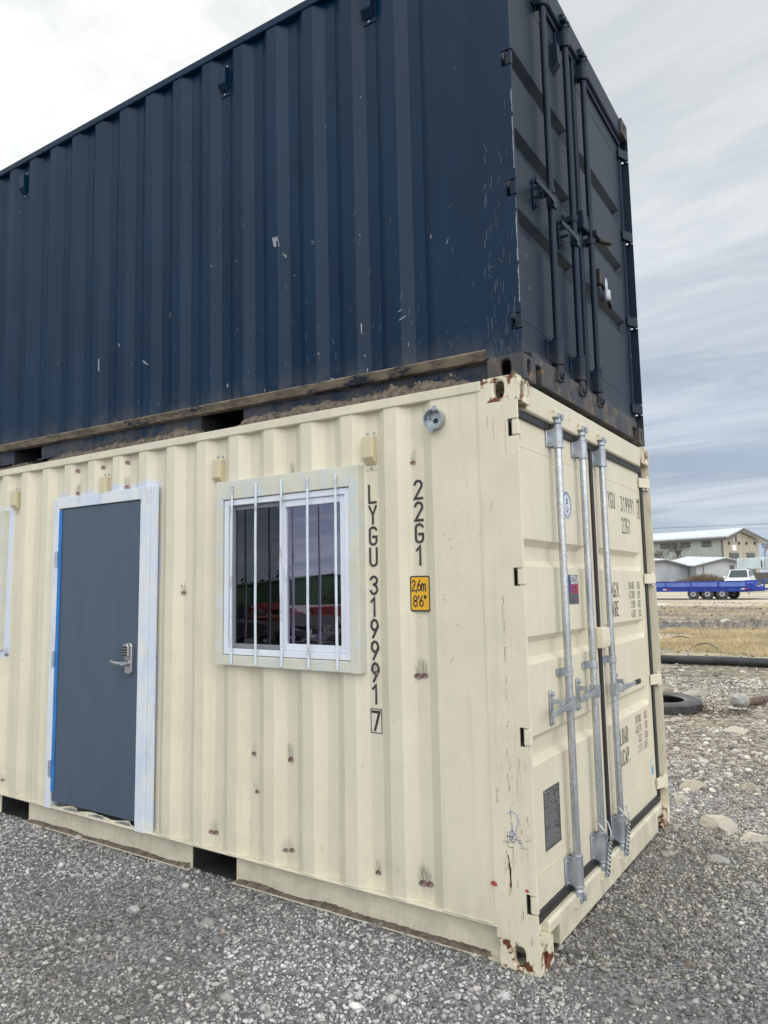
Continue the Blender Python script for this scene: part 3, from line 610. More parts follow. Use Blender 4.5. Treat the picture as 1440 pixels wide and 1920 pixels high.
# door markings
YM=.0538
dfn=lambda u,v:(u,YM,v)
def dtext(s,xr,zb,h,wf,th=.09,right=True):
    ink(CON,lambda mb:text(mb,s,xr-twidth(s,h,wf*.72,.83) if right else xr,zb,h,dfn,wf=wf*.72,th=th,adv=.83))
dtext('LYGU',1.500,2.108,.098,.95,right=False); dtext('319991',1.842,2.108,.098,1.0,right=False)
def b7(mb):
    text(mb,'7',2.262,2.108,.098,dfn,wf=.9)
    q=[(2.25,2.09),(2.318,2.09),(2.318,2.222),(2.25,2.222),(2.25,2.09)]
    for a,b in zip(q[:-1],q[1:]): ribbon(mb,[a,b],.005,dfn)
ink(CON,b7); dtext('22G1',1.845,1.965,.098,.95,right=False)
dtext('M.G.W.',1.70,1.552,.085,.95,.11); dtext('TARE',1.675,1.435,.085,.95,.11)
for i,(a,b) in enumerate((('30.480','KGS'),('67.200','LBS'),('2.100','KGS'),('4.630','LBS'))):
    zz=1.598-i*.062; dtext(a,2.06,zz,.045,1.0,th=.085); dtext(b,2.21,zz,.045,.95,th=.085)
dtext('PAYLOAD',1.725,.668,.085,.9,.11); dtext('CU.CAP.',1.735,.545,.085,.9,.11)
for i,(a,b) in enumerate((('28.380','KGS'),('62.570','LBS'),('33.2','CU.M.'),('1.173','CU.FT.'))):
    zz=.738-i*.062; dtext(a,2.04,zz,.045,1.0,th=.085); dtext(b,2.20,zz,.045,.95,th=.085)
# round seal
def disc(cx,cz,r,y,mt,nm,par,inner=0):
    mb=B(); N=32; o=[(cx+r*math.cos(t),y,cz+r*math.sin(t)) for t in [2*math.pi*k/N for k in range(N)]]
    if inner: i=[(cx+inner*math.cos(t),y,cz+inner*math.sin(t)) for t in [2*math.pi*k/N for k in range(N)]]; mb.add(o+i,[(k,(k+1)%N,N+(k+1)%N,N+k) for k in range(N)])
    else: mb.add(o,[tuple(range(N))])
    return mb.build(nm,mt,par)
cx_,cz_=.775,2.055
sl_=disc(cx_,cz_,.075,.0545,MATS['sticker_white'],'seal_sticker',CON); disc(cx_,cz_,.072,.0542,MATS['sticker_blue'],'printed_ring',sl_,.066); disc(cx_,cz_,.060,.0542,MATS['sticker_blue'],'printed_ring',sl_,.056)
mb=B()
for k_ in range(18):
    a=R_(20*k_+5)
    if 200<20*k_<340: continue
    ribbon(mb,[(cx_+.0585*math.cos(a),cz_+.0585*math.sin(a)),(cx_+.0665*math.cos(a),cz_+.0665*math.sin(a))],.007,lambda u,v:(u,.0540,v))
for p in ([(0,.042),(.012,.02),(-.01,.008),(.006,-.015),(0,-.036)],[(-.02,.03),(0,.022),(.022,.034)],[(-.026,-.014),(-.014,-.036),(0,-.04),(.014,-.036),(.026,-.014)],[(-.016,.006),(.018,.012)]): ribbon(mb,[(cx_+a,cz_+b) for a,b in p],.006,lambda u,v:(u,.0540,v))
mb.build('emblem',MATS['sticker_blue'],sl_,fix=False)
# flag coloured sticker
x0,x1,z0,z1=.735,.897,1.525,1.680
st=B().box((x0,.0535,z0),(x1,.0548,z1)).build('sticker',MATS['sticker_grey'],CON)
B().quad((x0,.0532,z0+.055),(x0+.035,.0532,z0+.055),(x0+.035,.0532,z1),(x0,.0532,z1)).build('blue_field',MATS['sticker_blue'],st)
B().quad((x0+.035,.0531,z0+.055),(x1-.004,.0531,z0+.055),(x1-.004,.0531,z0+.105),(x0+.035,.0531,z0+.105)).build('red_field',MATS['sticker_red'],st)
mb=B(); text(mb,'TEXAN',x0+.040,z0+.110,.038,lambda u,v:(u,.0530,v),wf=1.05,th=.2); mb.build('lettering',MATS['sticker_white'],st,fix=False)
mb=B(); text(mb,'BOX',x0+.05,z0+.062,.036,lambda u,v:(u,.0529,v),wf=1.3,th=.16); mb.build('lettering',MATS['sticker_blue'],st,fix=False)
B().box((2.235,.0538,.355),(2.275,.0548,.455)).build('blue_sticker',MATS['sticker_cyan'],CON)
B().box((2.238,.0532,.41),(2.272,.0537,.452)).build('white_sticker',MATS['sticker_white'],CON)
# data plate
pl_=B().box((.258,.0515,.418),(.462,.0548,.685)).build('data_plate',MATS['plate'],CON,bevel=.001)
mb=B(); rr_=random.Random(3); zz=.672
while zz>.43:
    x=.268
    while x<.45:
        l=rr_.uniform(.012,.05); 
        if x+l<.454 and rr_.random()<.85: mb.box((x,.0509,zz-.0028),(x+l,.0514,zz+.0012))
        x+=l+rr_.uniform(.005,.012)
    zz-=rr_.choice((.009,.011,.013))
mb.build('engraving',MATS['plate_text'],pl_)
for x in(.263,.457):
    for z_ in(.423,.55,.68): B().tube([(x,.0514,z_),(x,.049,z_)],.004,8).build('rivet',MATS['steel'],pl_)
# scribble, red paint dabs on the corner post
mb=B()
for p in ([(.118,.640),(.10,.652),(.078,.640),(.072,.61),(.084,.575),(.10,.545),(.118,.525)],[(.122,.56),(.10,.572),(.085,.545),(.095,.520),(.115,.535),(.11,.56)],[(.085,.56),(.07,.53),(.055,.51)],[(.10,.60),(.102,.54)]): ribbon(mb,p,.0045,lambda u,v:(-.0012,u,v))
mb.build('scribble',MATS['chalk'],CON,fix=False)
mb=B()
for cy,cz,ry,rz in((.195,.335,.018,.013),(.045,.335,.010,.008)):
    N=14; mb.add([(-.0012 if cy<.19 else -.0025,cy+ry*math.cos(2*math.pi*k/N)*random.uniform(.7,1.1),cz+rz*math.sin(2*math.pi*k/N)*random.uniform(.7,1.1)) for k in range(N)],[tuple(range(N))])
mb.build('paint_dab',MATS['red_mark'],CON,fix=False)
# weld marks on the side wall   (photo points on the wall turned to y,z once)
WM=[(775,868,'s'),(550,893,'s'),(148,884,'r'),(148,926,'s'),(195,877,'r'),(241,868,'r'),(240,914,'S'),(290,1112,'s'),(291,1152,'s'),(346,1112,'s'),(292,1232,'r'),(477,1413,'r'),(546,1424,'S'),(398,1560,'r'),(406,1561,'r'),(537,1594,'r'),(548,1594,'r'),(710,1636,'s'),(794,1656,'S'),(807,1658,'s'),(785,1268,'s'),(797,1267,'s'),(706,1262,'S'),(7,1462,'r'),(483,1484,'r'),(15,1228,'s')]
for px,py,k_ in WM:
    d=CF+CR*((px-656.96)/1389.17)-CU*((py-939.75)/1389.17)
    xx=.02
    for _ in range(6):
        t=(xx-CP.x)/d.x; y=CP.y+d.y*t; zz=CP.z+d.z*t; xx=pw(y,zz,1,2.591)
    big=1.5 if k_=='S' else 1.0
    mb=B(); ysamp=np.linspace(y-.045,y+.045,19); F=[];V=[]
    for a in ysamp:
        for b in(-.03,.09): V.append((pw(y+(a-y)*1.5,zz+b*1.5,1,2.591)-.0035-xx,(a-y),b))
    for i in range(18): F.append((2*i,2*i+1,2*i+3,2*i+2))
    o=mb.add(V,F).build('weld_mark',MATS['weld_small' if k_=='r' else 'weld_smoke'],CON,fix=False); o.location=(xx,y,zz); 
    k9=random.uniform(1.05,1.5); o.scale=(1,k9,k9*random.uniform(.8,1.1)); o.rotation_euler=(random.uniform(-.25,.25),0,0)
def strokes(nm,mt,par,L,fn):
    mb=B()
    for (y,z,dy,dz,th) in L:
        ribbon(mb,[(y,z),(y+dy*.5+th*random.uniform(-1,1),z+dz*.5),(y+dy,z+dz)],th,fn)
    return tag(mb.build(nm,mt,par,fix=False),kind='stuff')
r8=random.Random(21); L8=[]
for (yc_,za,zb_,n_,sp) in((.105,.45,1.6,36,.003),(.062,.45,1.0,10,.004),(.135,.4,.9,6,.006),(.03,.5,.9,4,.01)):
    for _ in range(n_): z_=r8.uniform(za,zb_)**1.0; L8.append((yc_+r8.gauss(0,sp),z_,r8.uniform(-.002,.002),-r8.uniform(.004,.04)*(1 if r8.random()<.7 else 2.2),r8.choice((.0008,.0012,.0016,.0026))))
for _ in range(10): L8.append((r8.uniform(.02,.12),r8.uniform(.50,.55),r8.uniform(.01,.03),r8.uniform(-.004,.004),.003))
strokes('scratch_mark',mat('scratch_dark',(.22,.19,.15),.8,color2=(.42,.38,.29),vscale=30),CON,L8,lambda u,v:(-.0012,u,v))
strokes('rust_streak',mat('rust_thin',(.40,.28,.16),.8,color2=(.50,.40,.27),vscale=40),CON,[(.118+r8.gauss(0,.006),r8.uniform(.34,.48),0,-r8.uniform(.03,.09),r8.uniform(.003,.006)) for _ in range(9)]+[(.12,2.40,.0,-.10,.002),(.06,2.38,.003,-.16,.0015),(.15,2.41,0,-.05,.003)],lambda u,v:(-.0010,u,v))
L8=[]
for _ in range(60): L8.append((r8.uniform(.25,3.5)**1.0,r8.uniform(.3,2.3),r8.uniform(-.02,.02),-r8.uniform(.003,.03),r8.choice((.0012,.002))))
strokes('scuff',mat('scuff_m',(.33,.29,.22),.8),CON,[l for l in L8 if not (.8<l[0]<1.95 and 1.1<l[1]<2.3) and not (l[0]>2.4)],lambda u,v:(pw(u,v,1,2.591)-.0022,u,v))
# hanging tag / paper scraps on the blue wall
def scrap(pts,nm,mt):
    V=[]; mx_=sum(p_[0] for p_ in pts)/len(pts); my_=sum(p_[1] for p_ in pts)/len(pts); kk=.62 if nm=='paint_chip' else 1; pts=[(mx_+(a_-mx_)*kk,my_+(b_-my_)*kk) for a_,b_ in pts]
    for px,py in pts:
        d=(CF+CR*((px-656.96)/1389.17)-CU*((py-939.75)/1389.17)); Mi=TOP.matrix_basis.inverted(); C=Mi@CP; D=Mi.to_3x3()@d
        xx=.02
        for _ in range(6): t=(xx-C.x)/D.x; y=C.y+D.y*t; z=C.z+D.z*t; xx=pw(y,z,5,tq[3])
        V.append((xx-.0035,y,z))
    B().add(V,[tuple(range(len(V)))]).build(nm,mt,TOP,fix=False)
pt=mat('scrape',(.24,.27,.32),.6,var=.2,vscale=40)
scrap([(511,446),(521,444),(525,462),(514,463)],'paper_scrap',pt)
for q in ([(581,452),(592,453),(592,455),(581,454)],[(582,457),(590,457),(590,459),(582,458)],[(395,498),(398,497),(399,501),(396,502)],[(443,488),(446,487),(446,491),(443,491)],[(552,515),(555,516),(554,519),(551,518)],[(184,666),(187,666),(187,704),(184,702)],[(262,672),(270,674),(283,686),(281,688),(268,681)],[(676,600),(680,602),(680,632),(677,630)],[(618,708),(627,706),(629,717),(620,719)],[(222,640),(227,650),(225,654),(221,645)],[(745,585),(757,577),(757,579),(746,588)],[(745,602),(765,588),(766,590),(746,605)],[(835,460),(842,444),(843,445),(837,462)],[(676,180),(679,180),(678,186),(675,185)],[(765,640),(767,640),(768,652),(766,652)],[(597,660),(600,660),(599,667),(596,666)],[(688,690),(691,688),(691,699),(688,699)]): scrap(q,'paint_chip',pt)
bpy.context.view_layer.update()
L8=[]
for _ in range(70):
    y_=abs(r8.gauss(.55,.55))+.22; z_=.16+abs(r8.gauss(0,.45)); L8.append((y_,z_,r8.uniform(-.02,.02),r8.uniform(-.04,.04),r8.choice((.0006,.0009,.0014))))
for _ in range(50): L8.append((r8.uniform(.22,4.2),.16+abs(r8.gauss(0,.5)),r8.uniform(-.008,.008),-r8.uniform(.004,.05),r8.choice((.0010,.0014,.002))))
L8=[l for l in L8 if l[1]<2.2]
strokes('scratch_mark',mat('scratch_blue',(.10,.135,.18),.6,color2=(.22,.24,.27),vscale=15),TOP,L8,lambda u,v:(pw(u,v,5,tq[3])-.0022,u,v))
L8=[(r8.uniform(.02,.18),.14+abs(r8.gauss(0,.5)),r8.uniform(-.02,.02)*r8.random(),-r8.uniform(.01,.07),r8.choice((.0007,.001,.0016))) for _ in range(70)]
strokes('scratch_mark',MATS['scratch_blue'],TOP,L8,lambda u,v:(-.0012,u,v))
# paint worn to metal along the door edge of the blue post
mb=B()
for za,zb_,wd in((1.30,1.42,.006),(1.02,1.28,.005),(.56,.80,.007),(.36,.54,.006),(.82,.87,.003)):
    n=8; 
    for k in range(n):
        a=za+(zb_-za)*k/n; b=za+(zb_-za)*(k+1)/n; w1=wd*random.uniform(.4,1.2); mb.quad((-.0012,.002,a),(-.0012,.002+w1,a),(-.0012,.002+wd*random.uniform(.4,1.2),b),(-.0012,.002,b))
mb.build('worn_edge',pt,TOP,fix=False)
# twisted wire on two of the rods
def wire(x,z,lab):
    t=thing('wire_tie',lab,'wire',(x,0,z),group='wire ties on the lock rods')
    pts=[(-.045,.02,.02),(-.03,-.02,.0),(0,-.03,-.012),(.03,-.015,.01),(.04,.0,.03),(.02,-.02,.05)]
    B().tube([(-.04,.02,.06),(-.045,-.01,.03),(-.03,-.03,-.01),(0,-.036,-.04),(.03,-.03,.0),(.045,-.01,.04),(.02,.01,.06)],.0045,8).build('loop',MATS['galv'],t,smooth='all')
    for ph in(0,math.pi):
        B().tube([(-.005+.007*math.cos(ph+k*.9)-.015*k/28,-.036+.007*math.sin(ph+k*.9)+.02*k/28,-.04-.0062*k) for k in range(29)],.0045,6).build('twisted_strand',MATS['galv'],t,smooth='all')
wire(.945,.335,'twisted silver wire tied round the middle lock rod, near its bottom bracket'); wire(1.306,.335,'twisted silver wire tied round the right-hand lock rod, near its bottom bracket')
# ---------------------------------------------------------------- ground
def h_ground(x,y):
    s=max(0.0,x-6.0); h=.0158*min(s,130.0)
    h+= .03*mn.noise(Vector((x*.35,y*.35,0)))*min(1,max(0,x-3.2)/3)
    h+= .012*mn.noise(Vector((x*1.3,y*1.3,3)))
    return h-.004
gx=np.concatenate([np.linspace(-900,-50,12),np.linspace(-40,-6,14),np.linspace(-5.5,9,98),np.linspace(9.3,60,120),np.linspace(62,150,40),np.linspace(160,1500,24)])
gy=np.concatenate([np.linspace(-600,-60,14),np.linspace(-55,-8,48),np.linspace(-7.6,9,112),np.linspace(9.5,60,70),np.linspace(65,1200,24)])
V=[(x,y,h_ground(x,y)) for x in gx for y in gy]; ny=len(gy)
F=[(i*ny+j,(i+1)*ny+j,(i+1)*ny+j+1,i*ny+j+1) for i in range(len(gx)-1) for j in range(ny-1)]
def ground_x(t,col):
    s=t.n('ShaderNodeSeparateXYZ',{0:t.ob}); x=s.outputs[0]; y=s.outputs[1]
    nz=t.noise(t.map(t.ob,(.6,.22,1)),1.2,6,.65); xw=t.m('ADD',x,t.m('MULTIPLY',t.m('SUBTRACT',nz,.5),5.0))
    fine=t.noise(t.ob,55,5,.75); vor=t.n('ShaderNodeTexVoronoi',{'Vector':t.ob,'Scale':75.0}); vr=t.n('ShaderNodeSeparateXYZ',{0:vor.outputs['Color']}).outputs[0]
    vor2=t.n('ShaderNodeTexVoronoi',{'Vector':t.ob,'Scale':16.0}); v2=t.n('ShaderNodeSeparateXYZ',{0:vor2.outputs['Color']}).outputs[0]
    near=t.mix(t.mr(vr,.15,1.0),(.15,.15,.158),(.40,.40,.41)); near=t.mix(t.mr(fine,.5,.66),near,(.075,.072,.070)); dst=t.mr(t.noise(t.map(t.ob,(1,1,1),loc=(2,5,0)),.9,4,.6),.50,.62); near=t.mix(t.m('MULTIPLY',dst,.8),near,(.21,.205,.20))
    rub=t.mix(t.mr(v2,.2,.95),(.24,.21,.165),(.50,.47,.40)); rub=t.mix(t.mr(t.noise(t.ob,7,7,.75),.44,.58),rub,(.16,.125,.09))
    soil=t.mix(t.mr(t.noise(t.map(t.ob,(1,.5,1)),2.2,7,.7),.42,.6),(.25,.225,.175),(.13,.12,.085)); soil=t.mix(t.mr(t.noise(t.map(t.ob,(1,.45,1)),1.3,7,.72),.56,.66),soil,(.095,.115,.05))
    soil=t.mix(t.mr(v2,.82,.9),soil,(.48,.46,.41))
    straw=t.mix(t.mr(t.noise(t.map(t.ob,(1,.4,1)),1.6,8,.7),.40,.62),(.48,.42,.28),(.27,.24,.17))
    dirt=t.mix(t.mr(t.noise(t.map(t.ob,(.55,.2,1)),1.4,8,.7),.40,.60),(.34,.29,.22),(.17,.15,.12)); dirt=t.mix(t.mr(t.noise(t.map(t.ob,(.9,.3,1)),2.7,6,.7),.60,.66),dirt,(.50,.47,.42))
    road=t.mix(t.mr(t.noise(t.map(t.ob,(.6,.1,1)),.8,7,.7),.42,.6),(.52,.48,.41),(.36,.31,.24))
    c=t.mix(t.mr(xw,2.8,4.6),near,rub); c=t.mix(t.mr(xw,8.4,10.2),c,soil); c=t.mix(t.mr(xw,12.8,13.6),c,straw); c=t.mix(t.mr(xw,19.5,21),c,dirt); c=t.mix(t.mr(xw,37,40),c,road)
    c=t.mix(t.mr(x,-2,60,0.0,.0),c,c)
    bp=t.n('ShaderNodeBump',{'Strength':.9,'Distance':.012,'Height':t.m('ADD',vor.outputs['Distance'],fine)}); t.t.links.new(bp.outputs[0],t.base.inputs['Normal'])
    return c
mat('ground_m',(.2,.2,.2),.95,extra=ground_x,spec=.15)
g=B(); g.v=V; g.f=F; go=g.build('ground',MATS['ground_m'],smooth='all',fix=False); tag(go,kind='structure')
# --- loose stones: one mesh per cover type, many small faceted stones
ico=bmesh.new(); bmesh.ops.create_icosphere(ico,subdivisions=1,radius=1.0); IV=np.array([v.co[:] for v in ico.verts]); IF=np.array([[v.index for v in f.verts] for f in ico.faces]); ico.free()
smat=bpy.data.materials.new('stone'); smat.use_nodes=True; t=NT(smat.node_tree); smat.node_tree.nodes.clear()
at_=t.n('ShaderNodeAttribute',attribute_name='tone'); ob=t.n('ShaderNodeTexCoord').outputs['Object']
cc=t.mix(t.m('MULTIPLY',t.mr(t.noise(ob,120,4,.7),.35,.65),.45),at_.outputs['Color'],(.07,.065,.06)); 
bs=t.n('ShaderNodeBsdfPrincipled',{'Base Color':cc,'Roughness':.85,'Specular IOR Level':.25}); bp=t.n('ShaderNodeBump',{'Strength':.6,'Distance':.003,'Height':t.noise(ob,150,4,.7)}); smat.node_tree.links.new(bp.outputs[0],bs.inputs['Normal'])
smat.node_tree.links.new(bs.outputs[0],t.n('ShaderNodeOutputMaterial').inputs[0])
def under(x,y): return (x>.07)&(x<2.37)&(y>.1)&(y<6.0)
def stones(name,xy,size,cols,kind='stuff',sink=.35,flat=.65,label=None):
    n=len(xy); k=len(IV)
    sc=size[:,None]*rng.uniform(.5,1.35,(n,3)); sc[:,2]*=flat
    base_=IV[None]*(1+rng.uniform(-.22,.22,(n,k,1)))
    for _ in range(3):
        pn=rng.normal(size=(n,1,3)); pn/=np.linalg.norm(pn,axis=2,keepdims=True); dd_=(base_*pn).sum(2,keepdims=True); base_=base_-pn*np.maximum(0,dd_-rng.uniform(.35,.75,(n,1,1)))
    v=base_*sc[:,None,:]
    a=rng.uniform(0,2*np.pi,n); tl=rng.uniform(-.5,.5,n); ca,sa=np.cos(a)[:,None],np.sin(a)[:,None]; ct,st_=np.cos(tl)[:,None],np.sin(tl)[:,None]
    x,y,z=v[...,0],v[...,1],v[...,2]; y,z=y*ct-z*st_,y*st_+z*ct; x,y=x*ca-y*sa,x*sa+y*ca
    hz=np.array([h_ground(p[0],p[1]) for p in xy])
    v=np.stack([x+xy[:,0:1],y+xy[:,1:2],z+hz[:,None]+size[:,None]*flat*sink],-1).reshape(-1,3)
    f=(IF[None]+(np.arange(n)*k)[:,None,None]).reshape(-1,3)
    me=bpy.data.meshes.new(name); me.vertices.add(len(v)); me.vertices.foreach_set('co',v.astype(np.float32).ravel()); me.loops.add(len(f)*3); me.loops.foreach_set('vertex_index',f.astype(np.int32).ravel())
    me.polygons.add(len(f)); me.polygons.foreach_set('loop_start',np.arange(0,len(f)*3,3,dtype=np.int32)); me.update(calc_edges=True)
    at=me.color_attributes.new('tone','FLOAT_COLOR','POINT'); c=np.concatenate([np.repeat(cols,k,0),np.ones((n*k,1))],1); at.data.foreach_set('color',c.astype(np.float32).ravel())
    me.materials.append(smat); o=bpy.data.objects.new(name,me); COL.objects.link(o); tag(o,label,name,kind=kind); return o
def patch(p,c):
    out=c.copy()
    for i,(x,y) in enumerate(p):
        a=mn.noise(Vector((x*.9,y*.9,7)))+.5*mn.noise(Vector((x*2.6,y*2.6,1))); b_=max(0,min(1,.5+1.3*mn.noise(Vector((x*.7,y*.7,33)))+.9*math.exp(-((y+.35)**2)/.25-((x-1.5)**2)/1.6)))
        out[i]=c[i]*(1+.42*a)*np.array((1+.05*b_,1-.0*b_,1-.14*b_))*(1-.18*b_)
    return np.clip(out,0,.9)
def tones(n,lo,hi,pw=1.6,tint=(1,1,1),white=.06):
    t=lo+(hi-lo)*rng.random(n)**pw; wv=rng.random(n)<white; t=np.where(wv,rng.uniform(.55,.86,n),t)
    c=t[:,None]*np.array(tint)[None]*rng.uniform(.96,1.04,(n,3)); return np.clip(c,0,1)
def scatter(n,x0,x1,y0,y1,keep=None):
    out=[]
    p=np.stack([rng.uniform(x0,x1,n),rng.uniform(y0,y1,n)],1)
    if keep is not None: p=p[keep(p[:,0],p[:,1])]
    return p
vis=lambda x,y:(~under(x,y))&(((x-CP.x)*.574-(y-CP.y)*.8185)/np.maximum(.1,(x-CP.x)*.8138+(y-CP.y)*.569)<.72)&(((x-CP.x)*.8138+(y-CP.y)*.569)>1.6)&(((x-CP.x)*.574-(y-CP.y)*.8185)/np.maximum(.1,(x-CP.x)*.8138+(y-CP.y)*.569)>-.64)
p=scatter(330000,-2.4,4.4,-2.6,5.6,vis); kp=np.array([mn.noise(Vector((x*.8,y*.8,50)))+.5*mn.noise(Vector((x*2.3,y*2.3,51)))>-.22 or rng.random()<.45 for x,y in p]); p=p[kp][:100000]; sz=rng.uniform(.0045,.0105,len(p))+(rng.random(len(p))**7)*.009
stones('gravel',p,sz,patch(p,tones(len(p),.16,.74,1.4,(.985,.995,1.02),.05)),label='grey crushed gravel covering the yard round the containers')
p=scatter(9000,-2.6,4.6,-3.2,7,vis)[:8500]; sz=rng.uniform(.010,.016,len(p))+(rng.random(len(p))**8)*.020
stones('gravel',p,sz,patch(p,tones(len(p),.18,.58,1.2,(1.,1.,1.0),.12)),label='larger pale pebbles strewn over the grey gravel')
# rubble to the right
vis2=lambda x,y:(((x-CP.x)*.574-(y-CP.y)*.8185)/((x-CP.x)*.8138+(y-CP.y)*.569)>.30)&(((x-CP.x)*.574-(y-CP.y)*.8185)/((x-CP.x)*.8138+(y-CP.y)*.569)<.78)
p=scatter(190000,2.75,10.5,-7,2.4,lambda x,y:vis2(x,y)&(rng.random(len(x))<np.clip((x-2.4)/1.6,0,1)*np.clip(.75+1.6*np.sin(x*1.9+1.3*np.sin(y*1.7))*np.sin(y*1.3+x*.6),.25,1))); p=p[:30000]; sz=rng.uniform(.005,.013,len(p))+(rng.random(len(p))**16)*.035
stones('rubble',p,sz,tones(len(p),.16,.74,1.2,(1.0,.95,.85),.2),label='pale limestone rubble spread beside the containers')
p=scatter(20000,9.5,24,-12,5,vis2)[:9000]; sz=rng.uniform(.006,.014,len(p))+(rng.random(len(p))**13)*.05
stones('rubble',p,sz,tones(len(p),.15,.50,1.4,(1.0,.96,.88),.2),label='scattered pale stones over the dry field')
p=scatter(30000,22,44,-18,8,vis2)[:3500]; sz=rng.uniform(.012,.022,len(p))+(rng.random(len(p))**9)*.07
stones('rubble',p,sz,tones(len(p),.10,.45,1.4,(1.0,.93,.83),.12),label='far scatter of stones on the dirt before the road')
# --- individual rocks
def rock(name,lab,px,py,w,h,tone,seed,sub=4,d=.8,grp=None):
    # stands on the ground under the photo point
    dd=CF+CR*((px-656.96)/1389.17)-CU*((py-939.75)/1389.17); tt=-CP.z/dd.z
    for _ in range(12):
        q=CP+dd*tt; tt+= (h_ground(q.x,q.y)-q.z)/dd.z
    q=CP+dd*tt
    bm=bmesh.new(); bmesh.ops.create_icosphere(bm,subdivisions=sub,radius=1.0)
    for v in bm.verts:
        n=v.co.normalized(); k=1+.30*mn.noise(n*1.5+Vector((seed,0,0)))+.16*mn.noise(n*3.5+Vector((0,seed,0)))+.07*mn.noise(n*9+Vector((0,0,seed)))
        c=n*k
        for q_ in range(5):
            pn=Vector((math.sin(seed*3.1+q_*2.4),math.cos(seed*1.7+q_*1.9),.3+.7*abs(math.sin(seed+q_)))).normalized(); dd_=c.dot(pn)-.68
            if dd_>0: c=c-pn*dd_*.85
        c.z=max(c.z,-.35); v.co=Vector((c.x*w*d*.5,c.y*w*.5,c.z*h*.62))
    me=bpy.data.meshes.new(name); bm.to_mesh(me); bm.free(); at=me.color_attributes.new('tone','FLOAT_COLOR','POINT'); at.data.foreach_set('color',np.tile(np.array(tuple(tone)+(1,)),len(me.vertices)).astype(np.float32))
    me.materials.append(smat); o=bpy.data.objects.new(name,me); COL.objects.link(o); o.location=(q.x,q.y,q.z+h*.05); o.rotation_euler=(0,0,seed*1.7)
    return tag(o,lab,'rock',grp or 'loose rocks on the gravel')
WT=(.50,.465,.39); GY=(.30,.29,.28)
for a in [('long whitish boulder lying on the rubble right of the cream container',1350,1552,.30,.15,WT,1),('knobbly pale rock with a yellow cast beside the right end of the cream container',1297,1478,.19,.13,(.52,.48,.38),2),
 ('pale rock just below the yellowish one, half sunk in rubble',1278,1502,.13,.08,WT,3),('flat whitish slab on the gravel at the right edge',1412,1574,.17,.08,WT,4),
 ('long light stone in the grey gravel, right of the lock rods',1345,1612,.16,.05,(.45,.44,.41),5),('rounded stone near the right picture edge on the rubble',1408,1480,.17,.09,(.42,.38,.31),6),
 ('light wedge of stone by the far bottom corner of the cream container',1262,1556,.10,.06,(.44,.43,.40),7),('grey lump of rock on the gravel below the left fork pocket',388,1733,.095,.05,GY,8),
 ('pinkish grey stone in the gravel between door and picture bottom',243,1708,.05,.028,(.36,.31,.28),9),('white flat stone in front of the rusty corner casting',945,1868,.075,.02,(.60,.61,.62),10),
 ('small white stone by the left side of the rusty corner casting',890,1793,.030,.022,(.62,.60,.52),11),('round white pebble touching the rusty corner casting',983,1838,.032,.025,(.60,.58,.52),12),
 ('tan pebble next to the grey lump of rock',418,1747,.035,.022,(.40,.33,.25),13),('white flat stone below the window in the gravel',642,1772,.045,.02,(.58,.58,.56),14),
 ('brownish flat stone in the gravel at lower right',1293,1807,.055,.018,(.20,.17,.14),15),('white lump on the gravel at bottom centre right of the flat white stone',1325,1788,.035,.022,(.55,.55,.54),16),
 ('pale stone heap at the field edge behind the tyre',1305,1303,.40,.12,(.40,.38,.33),17),('white stone at the right end of the dark debris line, furthest out',1358,1166,.45,.18,(.60,.59,.56),18),
 ('white block in the middle of the dark debris line',1313,1173,.5,.2,(.58,.57,.54),19),('pale rock in rubble under the tyre',1268,1352,.16,.08,WT,20),('pale flat rock in the rubble below the beam',1380,1372,.30,.08,WT,21)]:
    rock('rock',*a)
# concrete lump with beam, tyre, pipe, hoses
conc=mat('concrete',(.40,.39,.37),.9,var=.35,vscale=14,bump=.01,bscale=18); wood=mat('old_wood',(.16,.115,.095),.85,color2=(.09,.06,.05),vscale=6,vmap=(1,5,1),bump=.004,bscale=30)
def gpt(px,py):
    dd=CF+CR*((px-656.96)/1389.17)-CU*((py-939.75)/1389.17); tt=-CP.z/dd.z if dd.z<0 else 60
    for _ in range(15):
        q=CP+dd*tt; tt+= (h_ground(q.x,q.y)-q.z)/dd.z
    return CP+dd*tt
q=gpt(1388,1326); q2=gpt(1465,1318); ax=(q2-q).normalized()
bm=bmesh.new(); bmesh.ops.create_icosphere(bm,subdivisions=3,radius=1)
for v in bm.verts:
    n=v.co.normalized(); k=1+.18*mn.noise(n*2.2); v.co=Vector((n.x*.095*k,n.y*.115*k,n.z*.095*k))
me=bpy.data.meshes.new('concrete_lump'); bm.to_mesh(me); bm.free(); me.materials.append(conc); o=bpy.data.objects.new('concrete_lump',me); COL.objects.link(o); o.location=q+Vector((0,0,.085)); tag(o,'rounded grey concrete lump at the left end of the brown beam','concrete lump')
b=B(); b.tube([q+ax*.09+Vector((0,0,.06)),q+ax*.8+Vector((.05,0,.06)),q2+ax*.9+Vector((0,0,.06))],[.052,.05,.052],10); tag(b.build('wooden_beam',wood,bevel=.0),'weathered brown timber beam lying behind the concrete lump, at the right edge','beam')
q=gpt(1385,1332); b=B(); b.prism(rrect(.26,.12,.04),.0,.02,lambda a,bb,cc:(q.x+bb,q.y+a,q.z+.01+cc)); tag(b.build('flat_stone',conc,bevel=.006),'thin flat grey slab lying in front of the concrete lump','stone slab')
tyre_m=mat('tyre',(.035,.036,.038),.62,color2=(.07,.07,.068),vscale=9,bump=.001,bscale=40)
